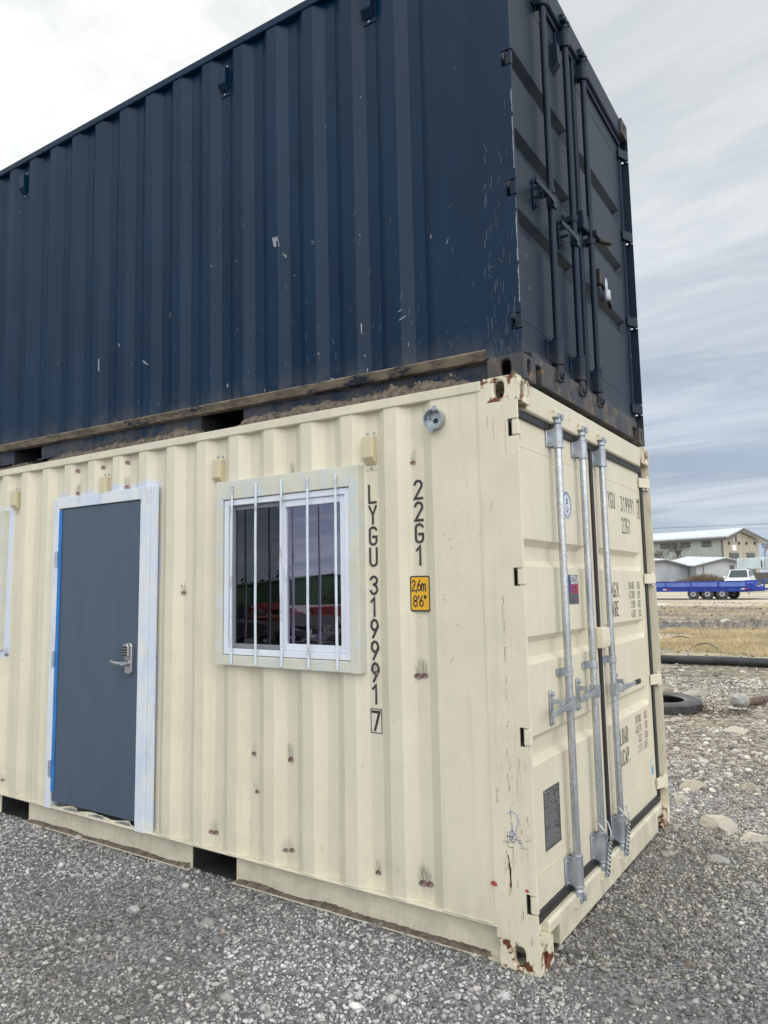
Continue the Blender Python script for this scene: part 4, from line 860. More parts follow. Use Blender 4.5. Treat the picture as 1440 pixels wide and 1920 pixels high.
def torus_prof(mb,c,prof_,n=48,axis='z',tread=0):
    V=[];m=len(prof_)
    for i in range(n):
        a=2*math.pi*i/n
        for rr,zz in prof_:
            if axis=='z': V.append((c[0]+rr*math.cos(a),c[1]+rr*math.sin(a),c[2]+zz))
            else: V.append((c[0]+zz,c[1]+rr*math.cos(a),c[2]+rr*math.sin(a)))
    F=[(i*m+j,((i+1)%n)*m+j,((i+1)%n)*m+(j+1)%m,i*m+(j+1)%m) for i in range(n) for j in range(m)]
    mb.add(V,F)
TY=[(.285,-.09),(.30,-.105),(.40,-.125),(.475,-.11),(.505,-.085),(.510,.085),(.475,.11),(.40,.125),(.30,.105),(.285,.09),(.292,.06),(.40,.10),(.46,.07),(.465,-.07),(.40,-.10),(.292,-.06)]
q=gpt(1318,1338); vd=Vector((q.x-CP.x,q.y-CP.y,0)).normalized(); rt=Vector((vd.y,-vd.x,0))
ty=B(); cc_=q-rt*.47+vd*.20; torus_prof(ty,(0,0,0),TY); o=ty.build('tyre',tyre_m,smooth=True); o.location=(cc_.x,cc_.y,cc_.z+.075); o.scale=(.92,.92,.64); o.rotation_euler=(R_(2),R_(-3),0); tag(o,'worn black truck tyre lying flat beyond the containers','tyre')
tr=B()
for i in range(72):
    a=2*math.pi*i/72
    for s in(-1,1): tr.obox((.505*math.cos(a+.02*s),.505*math.sin(a+.02*s),s*.045),(math.cos(a),math.sin(a),0),(-math.sin(a),math.cos(a),.4*s),(0,0,1),(.010,.012,.030))
tr.build('tread',tyre_m,o)
pipe_m=mat('pipe',(.018,.021,.025),.5,color2=(.05,.055,.06),vscale=5,vmap=(1,.5,1),bump=.001,bscale=20)
a,bq=gpt(1200,1242),gpt(1600,1258); a=a+(a-bq)*.8; pp=[a.lerp(bq,k/24) for k in range(25)]; pp=[Vector((p_.x,p_.y,.0158*max(0,p_.x-6)+.075+.004*math.sin(i*.9))) for i,p_ in enumerate(pp)]
pipe=thing('pipe','long black plastic pipe lying across the ground behind the container','pipe',(0,0,0)); B().tube(pp,.082,18).build('pipe_body',pipe_m,pipe,smooth=True)
j=gpt(1403,1250); jd=(bq-a).normalized(); B().tube([Vector((j.x,j.y,.0158*(j.x-6)+.077))-jd*.012,Vector((j.x,j.y,.0158*(j.x-6)+.077))+jd*.012],.088,18).build('pipe_joint',mat('pipe_grey',(.16,.17,.18),.5),pipe,smooth=True)
def hose(pts,r_,lab,arch):
    P=[gpt(*p_) for p_ in pts]; n=len(P); out=[]
    for i in range(n-1):
        for k in range(6): out.append(P[i].lerp(P[i+1],k/6))
    out.append(P[-1]); m=len(out)
    out=[p_+Vector((0,0,.02+arch*math.sin(math.pi*i/(m-1)))) for i,p_ in enumerate(out)]
    tag(B().tube(out,r_,8).build('hose',MATS['rubber'],smooth='all'),lab,'hose','black hoses in the dry grass')
hose([(1250,1203),(1275,1202),(1300,1201)],.011,'thin black hose arching in the grass nearest the container edge',.10); hose([(1296,1217),(1325,1218),(1352,1222)],.012,'thin black hose arching over the straw just behind the pipe',.12)
# debris: twigs and dark soil hump near tyre
tw=mat('twig',(.14,.10,.07),.9,var=.4)
def twigs(name,lab,c,n,l,seed,up=.25,m=tw,spread=.35,rr=.006):
    r_=random.Random(seed); mb=B()
    for _ in range(n):
        p0=Vector((c.x+r_.uniform(-spread*.5,spread*.5),c.y+r_.uniform(-spread,spread),c.z+.02)); d=Vector((r_.uniform(-1,1),r_.uniform(-1,1),r_.uniform(-.05,up))).normalized()*l*r_.uniform(.4,1)
        mb.tube([p0,p0+d*.5+Vector((0,0,.02)),p0+d],[rr,rr*.8,rr*.4],5)
    return tag(mb.build(name,m),lab,'brush')
twigs('brush_pile','pile of dead brown branches between the tyre and the concrete lump',gpt(1348,1338),40,.34,2,.30,rr=.006)
# ---- dry grass as one field of blades
gr=mat('dry_grass',(.62,.50,.31),.85,color2=(.40,.34,.21),vscale=.9,vmap=(1,1,1))
def grass(n,x0,x1,y0,y1,hm,seed,lab,dens=0):
    r2=np.random.default_rng(seed); p=np.stack([r2.uniform(x0,x1,n),r2.uniform(y0,y1,n)],1); p=p[vis2(p[:,0],p[:,1])]
    keep=np.array([mn.noise(Vector((a*.45,b*.30,seed)))>dens for a,b in p]); p=p[keep]; n=len(p)
    z=np.array([h_ground(a,b) for a,b in p]); hgt=hm*r2.uniform(.4,1.2,n); an=r2.uniform(0,6.28,n); wd=.006+.004*r2.random(n)
    lean=r2.uniform(.2,1.0,n)*hgt; la=r2.uniform(0,6.28,n)
    b0=np.stack([p[:,0]-wd*np.cos(an),p[:,1]-wd*np.sin(an),z],1); b1=np.stack([p[:,0]+wd*np.cos(an),p[:,1]+wd*np.sin(an),z],1); tp=np.stack([p[:,0]+lean*np.cos(la),p[:,1]+lean*np.sin(la),z+hgt],1)
    v=np.stack([b0,b1,tp],1).reshape(-1,3); me=bpy.data.meshes.new('dry_grass'); me.vertices.add(3*n); me.vertices.foreach_set('co',v.astype(np.float32).ravel()); me.loops.add(3*n); me.loops.foreach_set('vertex_index',np.arange(3*n,dtype=np.int32)); me.polygons.add(n); me.polygons.foreach_set('loop_start',np.arange(0,3*n,3,dtype=np.int32)); me.update(calc_edges=True)
    me.materials.append(gr); o=bpy.data.objects.new('dry_grass',me); COL.objects.link(o); tag(o,lab,'grass',kind='stuff')
grass(100000,12.6,22,-9,4,.11,3,'straw coloured dry grass behind the black pipe',-.02)
grass(26000,22,44,-16,8,.20,4,'thin dead weeds on the dirt in front of the road',.12)
# dark debris line across the field
db=mat('debris',(.055,.055,.06),.9,color2=(.16,.15,.14),vscale=5,bump=.02,bscale=10); mb=B(); V=[];n=90
P0,P1=gpt(1215,1174),gpt(1470,1172)
for i in range(n+1):
    c_=P0.lerp(P1,i/n); hh=.10+.16*max(0,mn.noise(Vector((i*.31,0,0)))+.35)
    for k in range(6):
        a=k/5; V.append((c_.x+(a-.5)*1.9+.3*mn.noise(Vector((i*.4,k,1))),c_.y,h_ground(c_.x,c_.y)-.03+hh*math.sin(math.pi*a)*(1+.5*mn.noise(Vector((i*.9,k*1.3,5))))))
mb.add(V,[(i*6+k,(i+1)*6+k,(i+1)*6+k+1,i*6+k+1) for i in range(n) for k in range(5)]); tag(mb.build('debris_mound',db,smooth='all'),'low dark line of soil and rubble across the field','debris',kind='stuff')
# dirt lodged on the ledge between the containers
dm_=MATS['dirt']; r3=random.Random(5)
def ledge(y0,y1,hmax,lab):
    n=int((y1-y0)/.012); V=[]
    for i in range(n+1):
        y=y0+(y1-y0)*i/n; e=min(1,(y-y0)/.15,(y1-y)/.15)+.02; h=hmax*e*(.55+.75*abs(mn.noise(Vector((y*5,0,2))))+.35*mn.noise(Vector((y*30,1,0)))); h=max(h,.004)
        for k,(a,b) in enumerate(((.004,0),(.010,.35),(.028,.8),(.06,1.0),(.10,.9))):
            V.append((a+.008*mn.noise(Vector((y*40,k*3.1,0))),y,2.586+h*b*(1+.35*mn.noise(Vector((y*55,k*2.3,4))))))
    mb=B().add(V,[(i*5+k,(i+1)*5+k,(i+1)*5+k+1,i*5+k+1) for i in range(n) for k in range(4)])
    for _ in range(int((y1-y0)*170)):
        y=r3.uniform(y0+.05,y1-.05); e=min(1,(y-y0)/.15,(y1-y)/.15); rr=r3.uniform(.003,.009); x=r3.uniform(.01,.05); z=2.588+hmax*e*r3.uniform(.1,1.0)*x/.05
        mb.add([(x+rr*a*1.2,y+rr*b*1.2,z+rr*c_) for a,b,c_ in((1,0,0),(-1,0,0),(0,1,0),(0,-1,0),(0,0,1),(0,0,-1))],[(0,2,4),(2,1,4),(1,3,4),(3,0,4),(2,0,5),(1,2,5),(3,1,5),(0,3,5)])
    tag(mb.build('dirt',dm_),lab,'dirt',kind='stuff')
ledge(.19,1.80,.078,'brown soil lying along the ledge under the blue container'); ledge(2.02,3.75,.074,'brown soil on the ledge beside the near fork pocket'); ledge(3.82,5.6,.050,'brown soil on the far part of the ledge')
mb=B()
for (y0,y1) in((.25,1.77),(2.16,3.81)):
    n=int((y1-y0)/.008); V=[]
    for i in range(n+1):
        y=y0+(y1-y0)*i/n; h=.006+.018*max(0,mn.noise(Vector((y*4,7,0)))+.35)+.006*mn.noise(Vector((y*45,2,0)))
        for k,(a,b) in enumerate(((.026,0),(.034,.5),(.048,.9),(.0595,1.0))): V.append((a+.004*mn.noise(Vector((y*50,k*2.7,0))),y,.0085+max(.001,h)*b))
    mb.add(V,[(i*4+k,(i+1)*4+k,(i+1)*4+k+1,i*4+k+1) for i in range(n) for k in range(3)])
tag(mb.build('dirt',dm_),'grey grit lying on the lower flange along the foot of the cream container','dirt',kind='stuff')
# ---------------------------------------------------------------- trailer
blue=mat('trailer_blue',(.012,.035,.28),.45,color2=(.02,.06,.38),vscale=3); blue2=mat('trailer_panel',(.10,.16,.52),.5,color2=(.16,.22,.54),vscale=3)
rim=mat('rim',(.55,.57,.60),.4,metal=.3); refl_r=mat('reflector_red',(.5,.03,.03),.4); refl_w=mat('reflector_white',(.8,.8,.8),.4); redm=mat('reflector_orange',(.6,.2,.02),.5)
def place(px,py,d):
    p_=at(px,py,d); return Vector((p_.x,p_.y,h_ground(p_.x,p_.y)))
tb=at(1436,1118,44.5); dirv=Vector((math.cos(R_(-99)),math.sin(R_(-99)),0)); # towards the right-hand end
TR=thing('flatbed_trailer','long blue flatbed trailer with three axles parked on the far road','trailer',(tb.x,tb.y,h_ground(tb.x,tb.y)),(0,0,R_(-99)))
# local x: along length (0 = right end, negative to the left); local y: +y = away? (rotate -99 -> local y points to +x world)
yN,yF=-.0,2.45
f=B(); f.box((-12,yN,.50),(-.7,yN+.12,.78)); f.box((-12,yF-.12,.50),(-.7,yF,.78)); f.box((-12,yN+.12,.6),(-.7,yF-.12,.72)); 
for x in np.arange(-11.6,-1.3,.8): f.box((x,yN+.12,.5),(x+.08,yF-.12,.6))
f.build('chassis',blue,TR)
f=B(); f.box((-12,yN-.02,.80),(-1.0,yN+.06,1.10)); f.box((-12,yF-.06,.80),(-1.0,yF+.02,1.10)); f.box((-12,yN+.06,.80),(-1.0,yF-.06,.86)); f.build('deck',blue2,TR,bevel=.01)
f=B(); f.box((-12,yN-.05,1.10),(-.98,yN+.07,1.16)); f.box((-12,yN-.05,.775),(-.98,yN+.07,.805)); f.box((-12,yF-.07,1.10),(-.98,yF+.05,1.16)); f.build('side_rail',blue,TR)
for k in range(7): B().box((-1.06-k*1.62,yN-.06,.78),(-.98-k*1.62,yN-.02,1.16)).build('side_post',blue,TR)
# ramp end with open frame
f=B()
for yy in(yN+.05,yF-.05): f.box((-1.2,yy-.05,.55),(.0,yy+.05,.66)); f.box((-.1,yy-.04,.55),(-.02,yy+.04,1.22)); f.tube([(-1.2,yy,1.1),(-.6,yy,.62)],.035,6)
f.box((-.08,yN+.1,1.14),(-.02,yF-.1,1.2)); f.tube([(-1.1,yN,1.15),(-.05,yN,1.15)],.03,6); f.box((-1.15,yN+.1,.6),(-.1,yF-.1,.68)); f.box((-.9,yN-.02,.60),(-.55,yN+.3,1.0)); f.build('ramp_frame',blue,TR)
for k,x in enumerate((-4.22,-3.35,-2.48)):
    for yy,s in((yN+.16,-1),(yF-.16,1)):
        w_o=B(); torus_prof(w_o,(0,0,0),[(.21,-.10),(.30,-.12),(.355,-.09),(.36,.09),(.30,.12),(.19,.10)],n=28,axis='z'); o=w_o.build('wheel',tyre_m,TR,smooth=True); o.location=(x,yy,.36); o.rotation_euler=(R_(90),0,0)
        rm_=B(); rm_.tube([(0,0,-.02),(0,0,.05)],.20,20); rm_.tube([(0,0,.05),(0,0,.08)],[.17,.14],20)
        if 1:
            rm_=rm_; B().tube([(0,0,-.13),(0,0,.13)],.055,12).build('hub',MATS['black'],o); q_=rm_.build('rim',rim,o)
    B().tube([(x,yN+.1,.36),(x,yF-.1,.36)],.05,8).build('axle',MATS['black'],TR)
for yy in(yN-.04,): B().box((-5.0,yy,.66),(-2.1,yy+.26,.74)).build('fender',blue,TR)
for x in(-1.35,-6.1,-8.4): B().box((x,yN-.008,.62),(x+.22,yN-.002,.68)).build('reflector',refl_w,TR); B().box((x+.23,yN-.008,.62),(x+.5,yN-.002,.68)).build('reflector',refl_r,TR)
B().box((-6.9,yN-.03,.74),(-6.7,yN-.02,.78)).build('marker_light',redm,TR)
f=B(); f.tube([(-1.0,.3,.28),(-1.0,.3,.62)],.05,8); f.build('jack_stand',rim,TR)
# ---------------------------------------------------------------- car behind it
cw=mat('car_white',(.70,.72,.74),.25,spec=.6); cg=mat('car_glass',(.05,.07,.07),.08,spec=.8); ck=mat('car_black',(.02,.02,.022),.5); hl_=mat('headlight',(.55,.58,.60),.15)
cp=at(1389,1100,64); CAR=thing('parked_car','white suv parked behind the blue trailer','car',(cp.x,cp.y,h_ground(cp.x,cp.y)),(0,0,R_(180)))
# local x forward, y left; half width .92
sec=[(-2.3,.5,.95,.80),(-2.25,.35,1.05,.88),(-1.6,.28,1.08,.92),(0,.28,1.06,.93),(1.0,.28,1.04,.93),(1.7,.30,1.0,.91),(2.15,.34,.90,.84),(2.35,.45,.78,.70)]
def loft(mb,S_,N=None):
    V=[]
    for x,z0,z1,hw in S_:
        V+= [(x,-hw*.92,z0),(x,-hw,(z0*.6+z1*.4)),(x,-hw*.98,z1-.06),(x,-hw*.86,z1),(x,hw*.86,z1),(x,hw*.98,z1-.06),(x,hw,(z0*.6+z1*.4)),(x,hw*.92,z0)]
    n=8; F=[(i*n+k,i*n+(k+1)%n,(i+1)*n+(k+1)%n,(i+1)*n+k) for i in range(len(S_)-1) for k in range(n)]; F+=[tuple(range(n))[::-1],tuple((len(S_)-1)*n+k for k in range(n))]
    mb.add(V,F)
CAR.scale=(1.08,1.08,1.1); b=B(); loft(b,sec); body=b.build('body',cw,CAR,bevel=.03,smooth=True)
b=B(); V=[]
for x,z,hw in((-2.2,1.03,.80),(-1.95,1.62,.66),(-.2,1.72,.66),(.35,1.66,.64),(1.15,1.04,.78)): V+=[(x,-hw,z),(x,hw,z)]
V+= [(-2.2,-.80,1.0),(-2.2,.80,1.0),(1.15,-.78,1.0),(1.15,.78,1.0)]
b.add(V,[(0,1,3,2),(2,3,5,4),(4,5,7,6),(6,7,9,8),(0,2,4,6,8,12,10),(1,11,13,9,7,5,3)]); b.build('cabin',cw,CAR,bevel=.03)
b=B(); b.quad((.42,-.55,1.64),(.42,.55,1.64),(1.10,.68,1.10),(1.10,-.68,1.10)); o=b.build('windscreen',cg,CAR); o.location=(.02,0,.015)
for s in(-1,1):
    b=B(); b.add([(-.25,s*.665,1.62),(.28,s*.655,1.58),(.85,s*.745,1.14),(-.25,s*.775,1.12)],[(0,1,2,3)]); b.add([(-1.15,s*.665,1.60),(-.33,s*.665,1.62),(-.33,s*.775,1.12),(-1.15,s*.78,1.12)],[(0,1,2,3)]); b.add([(-1.85,s*.67,1.54),(-1.25,s*.665,1.59),(-1.25,s*.78,1.13),(-2.0,s*.78,1.14)],[(0,1,2,3)])
    o=b.build('side_window',cg,CAR,solid=.004); o.location=(0,s*.02,0)
    B().obox((.85,s*1.0,1.12),(1,0,0),(0,1,0),(0,0,1),(.08,.11,.08)).build('wing_mirror',cw,CAR,bevel=.03)
    B().obox((2.16,s*.62,.76),(1,-.35*s,0),(.35*s,1,0),(0,0,1),(.05,.17,.075)).build('headlight',hl_,CAR,bevel=.02)
    B().tube([(-1.7,s*.60,1.70),(-1.5,s*.60,1.75),(.0,s*.60,1.77),(.2,s*.60,1.72)],.02,6).build('roof_rail',ck,CAR)
    for x in(-1.4,1.42):
        wo=B(); torus_prof(wo,(0,0,0),[(.20,-.09),(.30,-.11),(.35,-.08),(.35,.08),(.30,.11),(.20,.09)],n=28); o=wo.build('wheel',tyre_m,CAR,smooth=True); o.location=(x,s*.84,.35); o.rotation_euler=(R_(90),0,0); B().tube([(0,0,-.05),(0,0,.05)],.205,18).build('rim',rim,o)
B().box((2.30,-.42,.62),(2.385,.42,.76)).build('grille',ck,CAR,bevel=.01); B().box((2.30,-.6,.42),(2.38,.6,.5)).build('bumper_intake',ck,CAR)
# ---------------------------------------------------------------- buildings
def siding(c1,c2,sc,axis=0):
    def f(t,col):
        s=t.n('ShaderNodeSeparateXYZ',{0:t.ob}); u=t.m('FRACT',t.m('MULTIPLY',s.outputs[axis],sc)); l=t.mr(u,.06,.12); return t.mix(t.m('SUBTRACT',1.0,l),col,c2)
    return f
wall_g=mat('siding_green',(.36,.40,.37),.7,var=.12,vscale=.6,extra=siding(0,(.22,.26,.24),1.4)); wall_b=mat('gable_beige',(.40,.37,.30),.7,var=.1,vscale=.6,extra=siding(0,(.30,.28,.23),.35,1))
roofm=mat('roof_white',(.50,.54,.58),.5,var=.08,vscale=.3); trim=mat('trim_dark',(.10,.10,.10),.7); winm=mat('dark_window',(.10,.11,.12),.5,var=.3,vscale=1); shedw=mat('shed_wall',(.26,.29,.34),.8,color2=(.36,.38,.41),vscale=.7,vmap=(1,1,.4)); shed2=mat('shed_wall_pale',(.42,.45,.47),.8,var=.15,vscale=.8); dk=mat('dark_wall',(.13,.125,.115),.85,var=.2)
bl=mat('box_pale',(.55,.64,.68),.6,color2=(.34,.42,.44),vscale=.9,vmap=(1,1,.5),f0=.45,f1=.7)
D0=125.0; C0=at(1355,1046,D0); C0=Vector((C0.x,C0.y,2.0))
Lp=at(1224,1046,D0*1.075); u1=Vector((Lp.x-C0.x,Lp.y-C0.y,0)).normalized(); u2=Vector((-u1.y,u1.x,0)); 
if u2.dot(Vector((CF.x,CF.y,0)))<0: u2=-u2
zeave=at(1355,1007,D0).z; 
# gable width from where its far edge is seen
best=None
for k in range(50,400):
    wg=k*.1; e=C0+u2*wg-CP; dd=e.dot(CF); pxx=656.96+1389.17*e.dot(CR)/dd
    if best is None or abs(pxx-1427)<best[0]: best=(abs(pxx-1427),wg)
wg=best[1]; mid=wg*.42; 
zr=at(1389,992,(C0+u2*mid-CP).dot(CF)).z; zeR=at(1427,1014,(C0+u2*wg-CP).dot(CF)).z; LB=34.0
ang=math.atan2(u1.y,u1.x); BL=thing('warehouse','large two-storey metal warehouse with a white roof, far behind the trailer','building',tuple(C0),(0,0,ang))
sg=1 if Vector((-u1.y,u1.x,0)).dot(u2)>0 else -1
g0=-1.5; ze=zeave-2; zrr=zr-2; zRR=zeR-2
b=B(); b.quad((0,0,g0),(LB,0,g0),(LB,0,ze),(0,0,ze)); b.quad((0,sg*wg,g0),(LB,sg*wg,g0),(LB,sg*wg,zRR),(0,sg*wg,zRR)); b.quad((LB,0,g0),(LB,sg*wg,g0),(LB,sg*wg,ze),(LB,0,ze)); b.build('side_wall',wall_g,BL)
b=B(); b.add([(0,0,g0),(0,sg*wg,g0),(0,sg*wg,zRR),(0,sg*mid,zrr-.2),(0,0,ze)],[(0,1,2,3,4)]); gable=b.build('gable_wall',wall_b,BL)
sl1=(zrr-ze)/mid; sl2=(zRR-zrr)/(wg-mid); oh=.6; ofs=.25
b=B(); R1=[(-1.2,-sg*oh,ze-sl1*oh*.4),(LB+1,-sg*oh,ze-sl1*oh*.4),(LB+1,sg*mid,zrr),(-1.2,sg*mid,zrr)]; b.add([(x,y,z+ofs) for x,y,z in R1]+[(x,y,z) for x,y,z in R1],[(0,1,2,3),(4,5,6,7),(0,1,5,4),(0,3,7,4)])
R2=[(-1.2,sg*mid,zrr),(LB+1,sg*mid,zrr),(LB+1,sg*(wg+2.8),zRR+sl2*1.6),(-1.2,sg*(wg+2.8),zRR+sl2*1.6)]; b.add([(x,y,z+ofs) for x,y,z in R2]+[(x,y,z) for x,y,z in R2],[(0,1,2,3),(4,5,6,7),(2,3,7,6),(0,3,7,4)]); b.build('roof',roofm,BL)
b=B(); b.box((-1.2,-sg*oh-.1,ze-sl1*oh*.4-.45),(LB+1,-sg*oh+.1,ze-sl1*oh*.4-.02)); b.quad((-1.25,-sg*oh,ze-.75),(-1.25,sg*mid,zrr-.15),(-1.25,sg*mid,zrr+.2),(-1.25,-sg*oh,ze-.3)); b.quad((-1.25,sg*mid,zrr-.15),(-1.25,sg*(wg+2.8),zRR+sl2*1.6-.2),(-1.25,sg*(wg+2.8),zRR+sl2*1.6+.2),(-1.25,sg*mid,zrr+.2)); b.box((0,-.15*sg,g0),(-.15,.15*sg,ze)); b.build('fascia',trim,BL)
def onside(px,py):
    d=CF+CR*((px-656.96)/1389.17)-CU*((py-939.75)/1389.17); n=Vector((-u1.y,u1.x,0)); t_=(C0-CP).dot(n)/d.dot(n); q=CP+d*t_-C0; return q.dot(u1),q.z
def ongab(px,py):
    d=CF+CR*((px-656.96)/1389.17)-CU*((py-939.75)/1389.17); t_=(C0-CP).dot(u1)/d.dot(u1); q=CP+d*t_-C0; return q.dot(u2)*sg,q.z
for (xa,ya,xb,yb) in((1238,1014.5,1256,1028.5),(1276,1012.5,1295,1026.5),(1315,1010.5,1334,1025)):
    a1,z1=onside(xa,ya+.5); a0,z0=onside(xb,yb); b=B(); b.box((a0,-sg*.12,z0),(a1,sg*.02,z1)); o=b.build('window',winm,BL); b=B()
    for k in(.3,.62): b.box((a0,-sg*.17,z0+(z1-z0)*k),(a1,-sg*.125,z0+(z1-z0)*k+.03))
    b.build('louvre',wall_g,o)
a_,z_=onside(1264,1023); B().tube([(a_,-sg*.3,z_),(a_,0,z_)],.5,12).build('vent_fan',trim,BL)
for (xa,ya,xb,yb,m_,nm) in((1368,1037,1384,1046,winm,'loading_door'),(1400,1037,1414,1046,winm,'loading_door'),(1373,1003,1376.5,1017,shed2,'hatch_shutter'),(1376.5,1003.5,1380,1016,trim,'hatch'),(1372.5,1022,1379,1032,refl_w,'notice_board')):
    y0_,z0_=ongab(xa,yb); y1_,z1_=ongab(xb,ya); b=B().box((-.12,min(y0_,y1_),z0_-(3 if nm=='loading_door' else 0)),(.0,max(y0_,y1_),z1_)); b.build(nm,m_,BL)
for px_ in(1366,1384.5,1398.5,1414): y_,z_=ongab(px_,1018.5); B().tube([(-.25,y_,z_),(0,y_,z_)],.28,8).build('wall_lamp',trim,BL)
# grey sheds in front
def shed(lab,d,pl,pr,pk,ye_l,ye_r,yp,yb,wm,depth,frontpx=None):
    "gable facing us: left/right eave px, peak px"
    a=at(pl,ye_l,d); c=at(pr,ye_r,d); k=at(pk,yp,d); base=at(pl,yb,d).z; o=thing('shed',lab,'shed',(a.x,a.y,base),group='grey sheds')
    rt_=Vector((c.x-a.x,c.y-a.y,0)); wd=rt_.length; rt_.normalize(); fw=Vector((-rt_.y,rt_.x,0)); 
    if fw.dot(CF)<0: fw=-fw
    o.rotation_euler=(0,0,math.atan2(rt_.y,rt_.x)); s=1 if Vector((-rt_.y,rt_.x,0)).dot(fw)>0 else -1
    kx=(Vector((k.x,k.y,0))-Vector((a.x,a.y,0))).dot(rt_); za,zc_,zk=a.z-base,c.z-base,k.z-base
    b=B(); b.add([(0,0,-1),(wd,0,-1),(wd,0,zc_),(kx,0,zk),(0,0,za)],[(0,1,2,3,4)]); b.quad((0,0,-1),(0,s*depth,-1),(0,s*depth,za),(0,0,za)); b.quad((wd,0,-1),(wd,s*depth,-1),(wd,s*depth,zc_),(wd,0,zc_)); b.build('wall',wm,o)
    b=B(); 
    for (x0,z0),(x1,z1) in(((-.5,za-.08),(kx,zk)),((kx,zk),(wd+.5,zc_-.08))):
        Q=[(x0,-s*.5,z0+.05),(x1,-s*.5,z1+.05),(x1,s*depth,z1+.05+.55),(x0,s*depth,z0+.05+.55)]; b.add(Q+[(x,y,z+.14) for x,y,z in Q],[(0,1,2,3),(4,5,6,7),(0,1,5,4),(0,3,7,4),(1,2,6,5)])
    b.build('roof',roofm,o)
    b=B()
    for (x0,z0),(x1,z1) in(((-.5,za-.08),(kx,zk)),((kx,zk),(wd+.5,zc_-.08))): b.quad((x0,-s*.53,z0-.12),(x1,-s*.53,z1-.12),(x1,-s*.53,z1+.1),(x0,-s*.53,z0+.1))
    b.build('fascia',trim,o); return o,s,wd,zk
shed('wide grey shed with low white roof seen just right of the container',92,1195,1290,1246,1056,1064,1051,1092,shedw,9)
o,s_,wd_,zk_=shed('pale grey shed with white roof and a small door, left of the white box trailer',90,1305,1384,1358,1062,1055,1048,1092,shed2,10)
B().box((wd_*.80,-.06,.3),(wd_*.9,.02,2.0)).build('door',trim,o); B().box((wd_*.16,-.05,-.5),(wd_*.175,.0,2.5)).build('seam',trim,o)
o,s_,wd_,zk_=shed('narrow dark shed between the two larger grey sheds',94,1288,1306,1300,1063,1063,1061,1092,dk,6)
# white stained box trailer
a=at(1382,1068,76); c=at(1432,1066,74); BX=thing('box_trailer','pale box trailer with stained front parked behind the white car','trailer',(a.x,a.y,h_ground(a.x,a.y))); rt_=(Vector((c.x,c.y,0))-Vector((a.x,a.y,0))); wd=rt_.length; rt_.normalize(); BX.rotation_euler=(0,0,math.atan2(rt_.y,rt_.x))
z1=at(1382,1047,76).z-h_ground(a.x,a.y); z0=at(1382,1068,76).z-h_ground(a.x,a.y)
B().box((0,0,z0),(wd,-0+2.4,z1)).build('box_body',bl,BX,bevel=.08)
B().box((-.0,.1,.35),(wd+2.5,.3,z0-.35)).build('skirt',dk,BX); B().box((wd+.03,.3,z0-.1),(wd+6,2.6,z1-.05)).build('white_roof',roofm,BX); B().box((wd*.92,-.04,z0+.15),(wd*.97,-.01,z1-.3)).build('vent_panel',dk,BX)
# power line
def pline(pa,pb,d,lab):
    p0,p1=at(*pa,d),at(*pb,d); ex=(p1-p0); pts=[p0-ex*1.0+ex*k*3/20 for k in range(21)]; pts=[p_-Vector((0,0,.0)) for p_ in pts]
    tag(B().tube(pts,.022,6).build('power_line',MATS['black']),lab,'cable')
pline((1223,991),(1440,982),100,'thin overhead power line crossing the sky above the warehouse roof')
# bare tree, brush, far trees
bark=mat('bark',(.10,.085,.075),.9,var=.3)
def baretree(px,py,d,h,seed,lab,grp=None,cat='tree',lean=0,thick=1):
    b0=at(px,py,d); r_=random.Random(seed); o=thing('bare_tree',lab,cat,tuple(b0),group=grp); tk=B(); cr=B()
    def br(p,dv,l,r0,n,mb):
        q=p+dv*l
        if n<=2: r0=max(r0,.012)
        mb.tube([p,p+dv*l*.5+Vector((r_.uniform(-1,1),r_.uniform(-1,1),0))*l*.06,q],[r0,r0*.8,r0*.62],5)
        if n==0: return
        for _ in range(2 if n>5 else r_.choice((2,3))):
            e=(dv+Vector((r_.uniform(-1,1),r_.uniform(-1,1),r_.uniform(-.35,.6)))*.85).normalized(); br(p.lerp(q,r_.uniform(.55,1)),e,l*r_.uniform(.62,.84),r0*.62,n-1,cr)
    [br(Vector((0,.3*k,0)),Vector((lean,-lean*.3+k*.35,1)).normalized(),h*.27,  .085*thick,7,tk) for k in ((0,) if cat!='tree' or grp else (-1,0,1))]; tk.build('trunk',bark,o); cr.build('crown',bark,o)
baretree(1270,1086,104,6.6,5,'bare leafless tree standing in front of the warehouse windows',thick=.7)
for i,(px,py,h) in enumerate(((1424,1058,5.5),(1436,1058,6.2))): baretree(px,py,140+i*6,h,20+i,('hazy bare tree beside the far right corner of the warehouse','hazy bare tree at the very right edge of the picture')[i],'bare trees beyond the warehouse')
bro=mat('bush_brown',(.17,.125,.085),.95,color2=(.26,.20,.13),vscale=.8)
def bush(px,py,d,w,h,n,seed,lab,m=bro):
    c_=at(px,py,d); r_=random.Random(seed); gz=h_ground(c_.x,c_.y); o=thing('dry_bush',lab,'bush',(c_.x,c_.y,gz),group='dry bushes in front of the sheds'); mb=B()
    for _ in range(n):
        a=r_.uniform(-1,1); p_=Vector((r_.uniform(-1,1)*w*.25,a*w*.5,0)); hh=h*(1-a*a*.75)*r_.uniform(.5,1.1); q_=p_+Vector((r_.uniform(-.3,.3),r_.uniform(-.4,.4),1))*hh
        rr=.035; mb.tube([p_,p_.lerp(q_,.5)+Vector((r_.uniform(-.1,.1),r_.uniform(-.1,.1),0)),q_],[rr,rr*.7,rr*.3],3,cap=False)
    mb.build('stems',m,o)
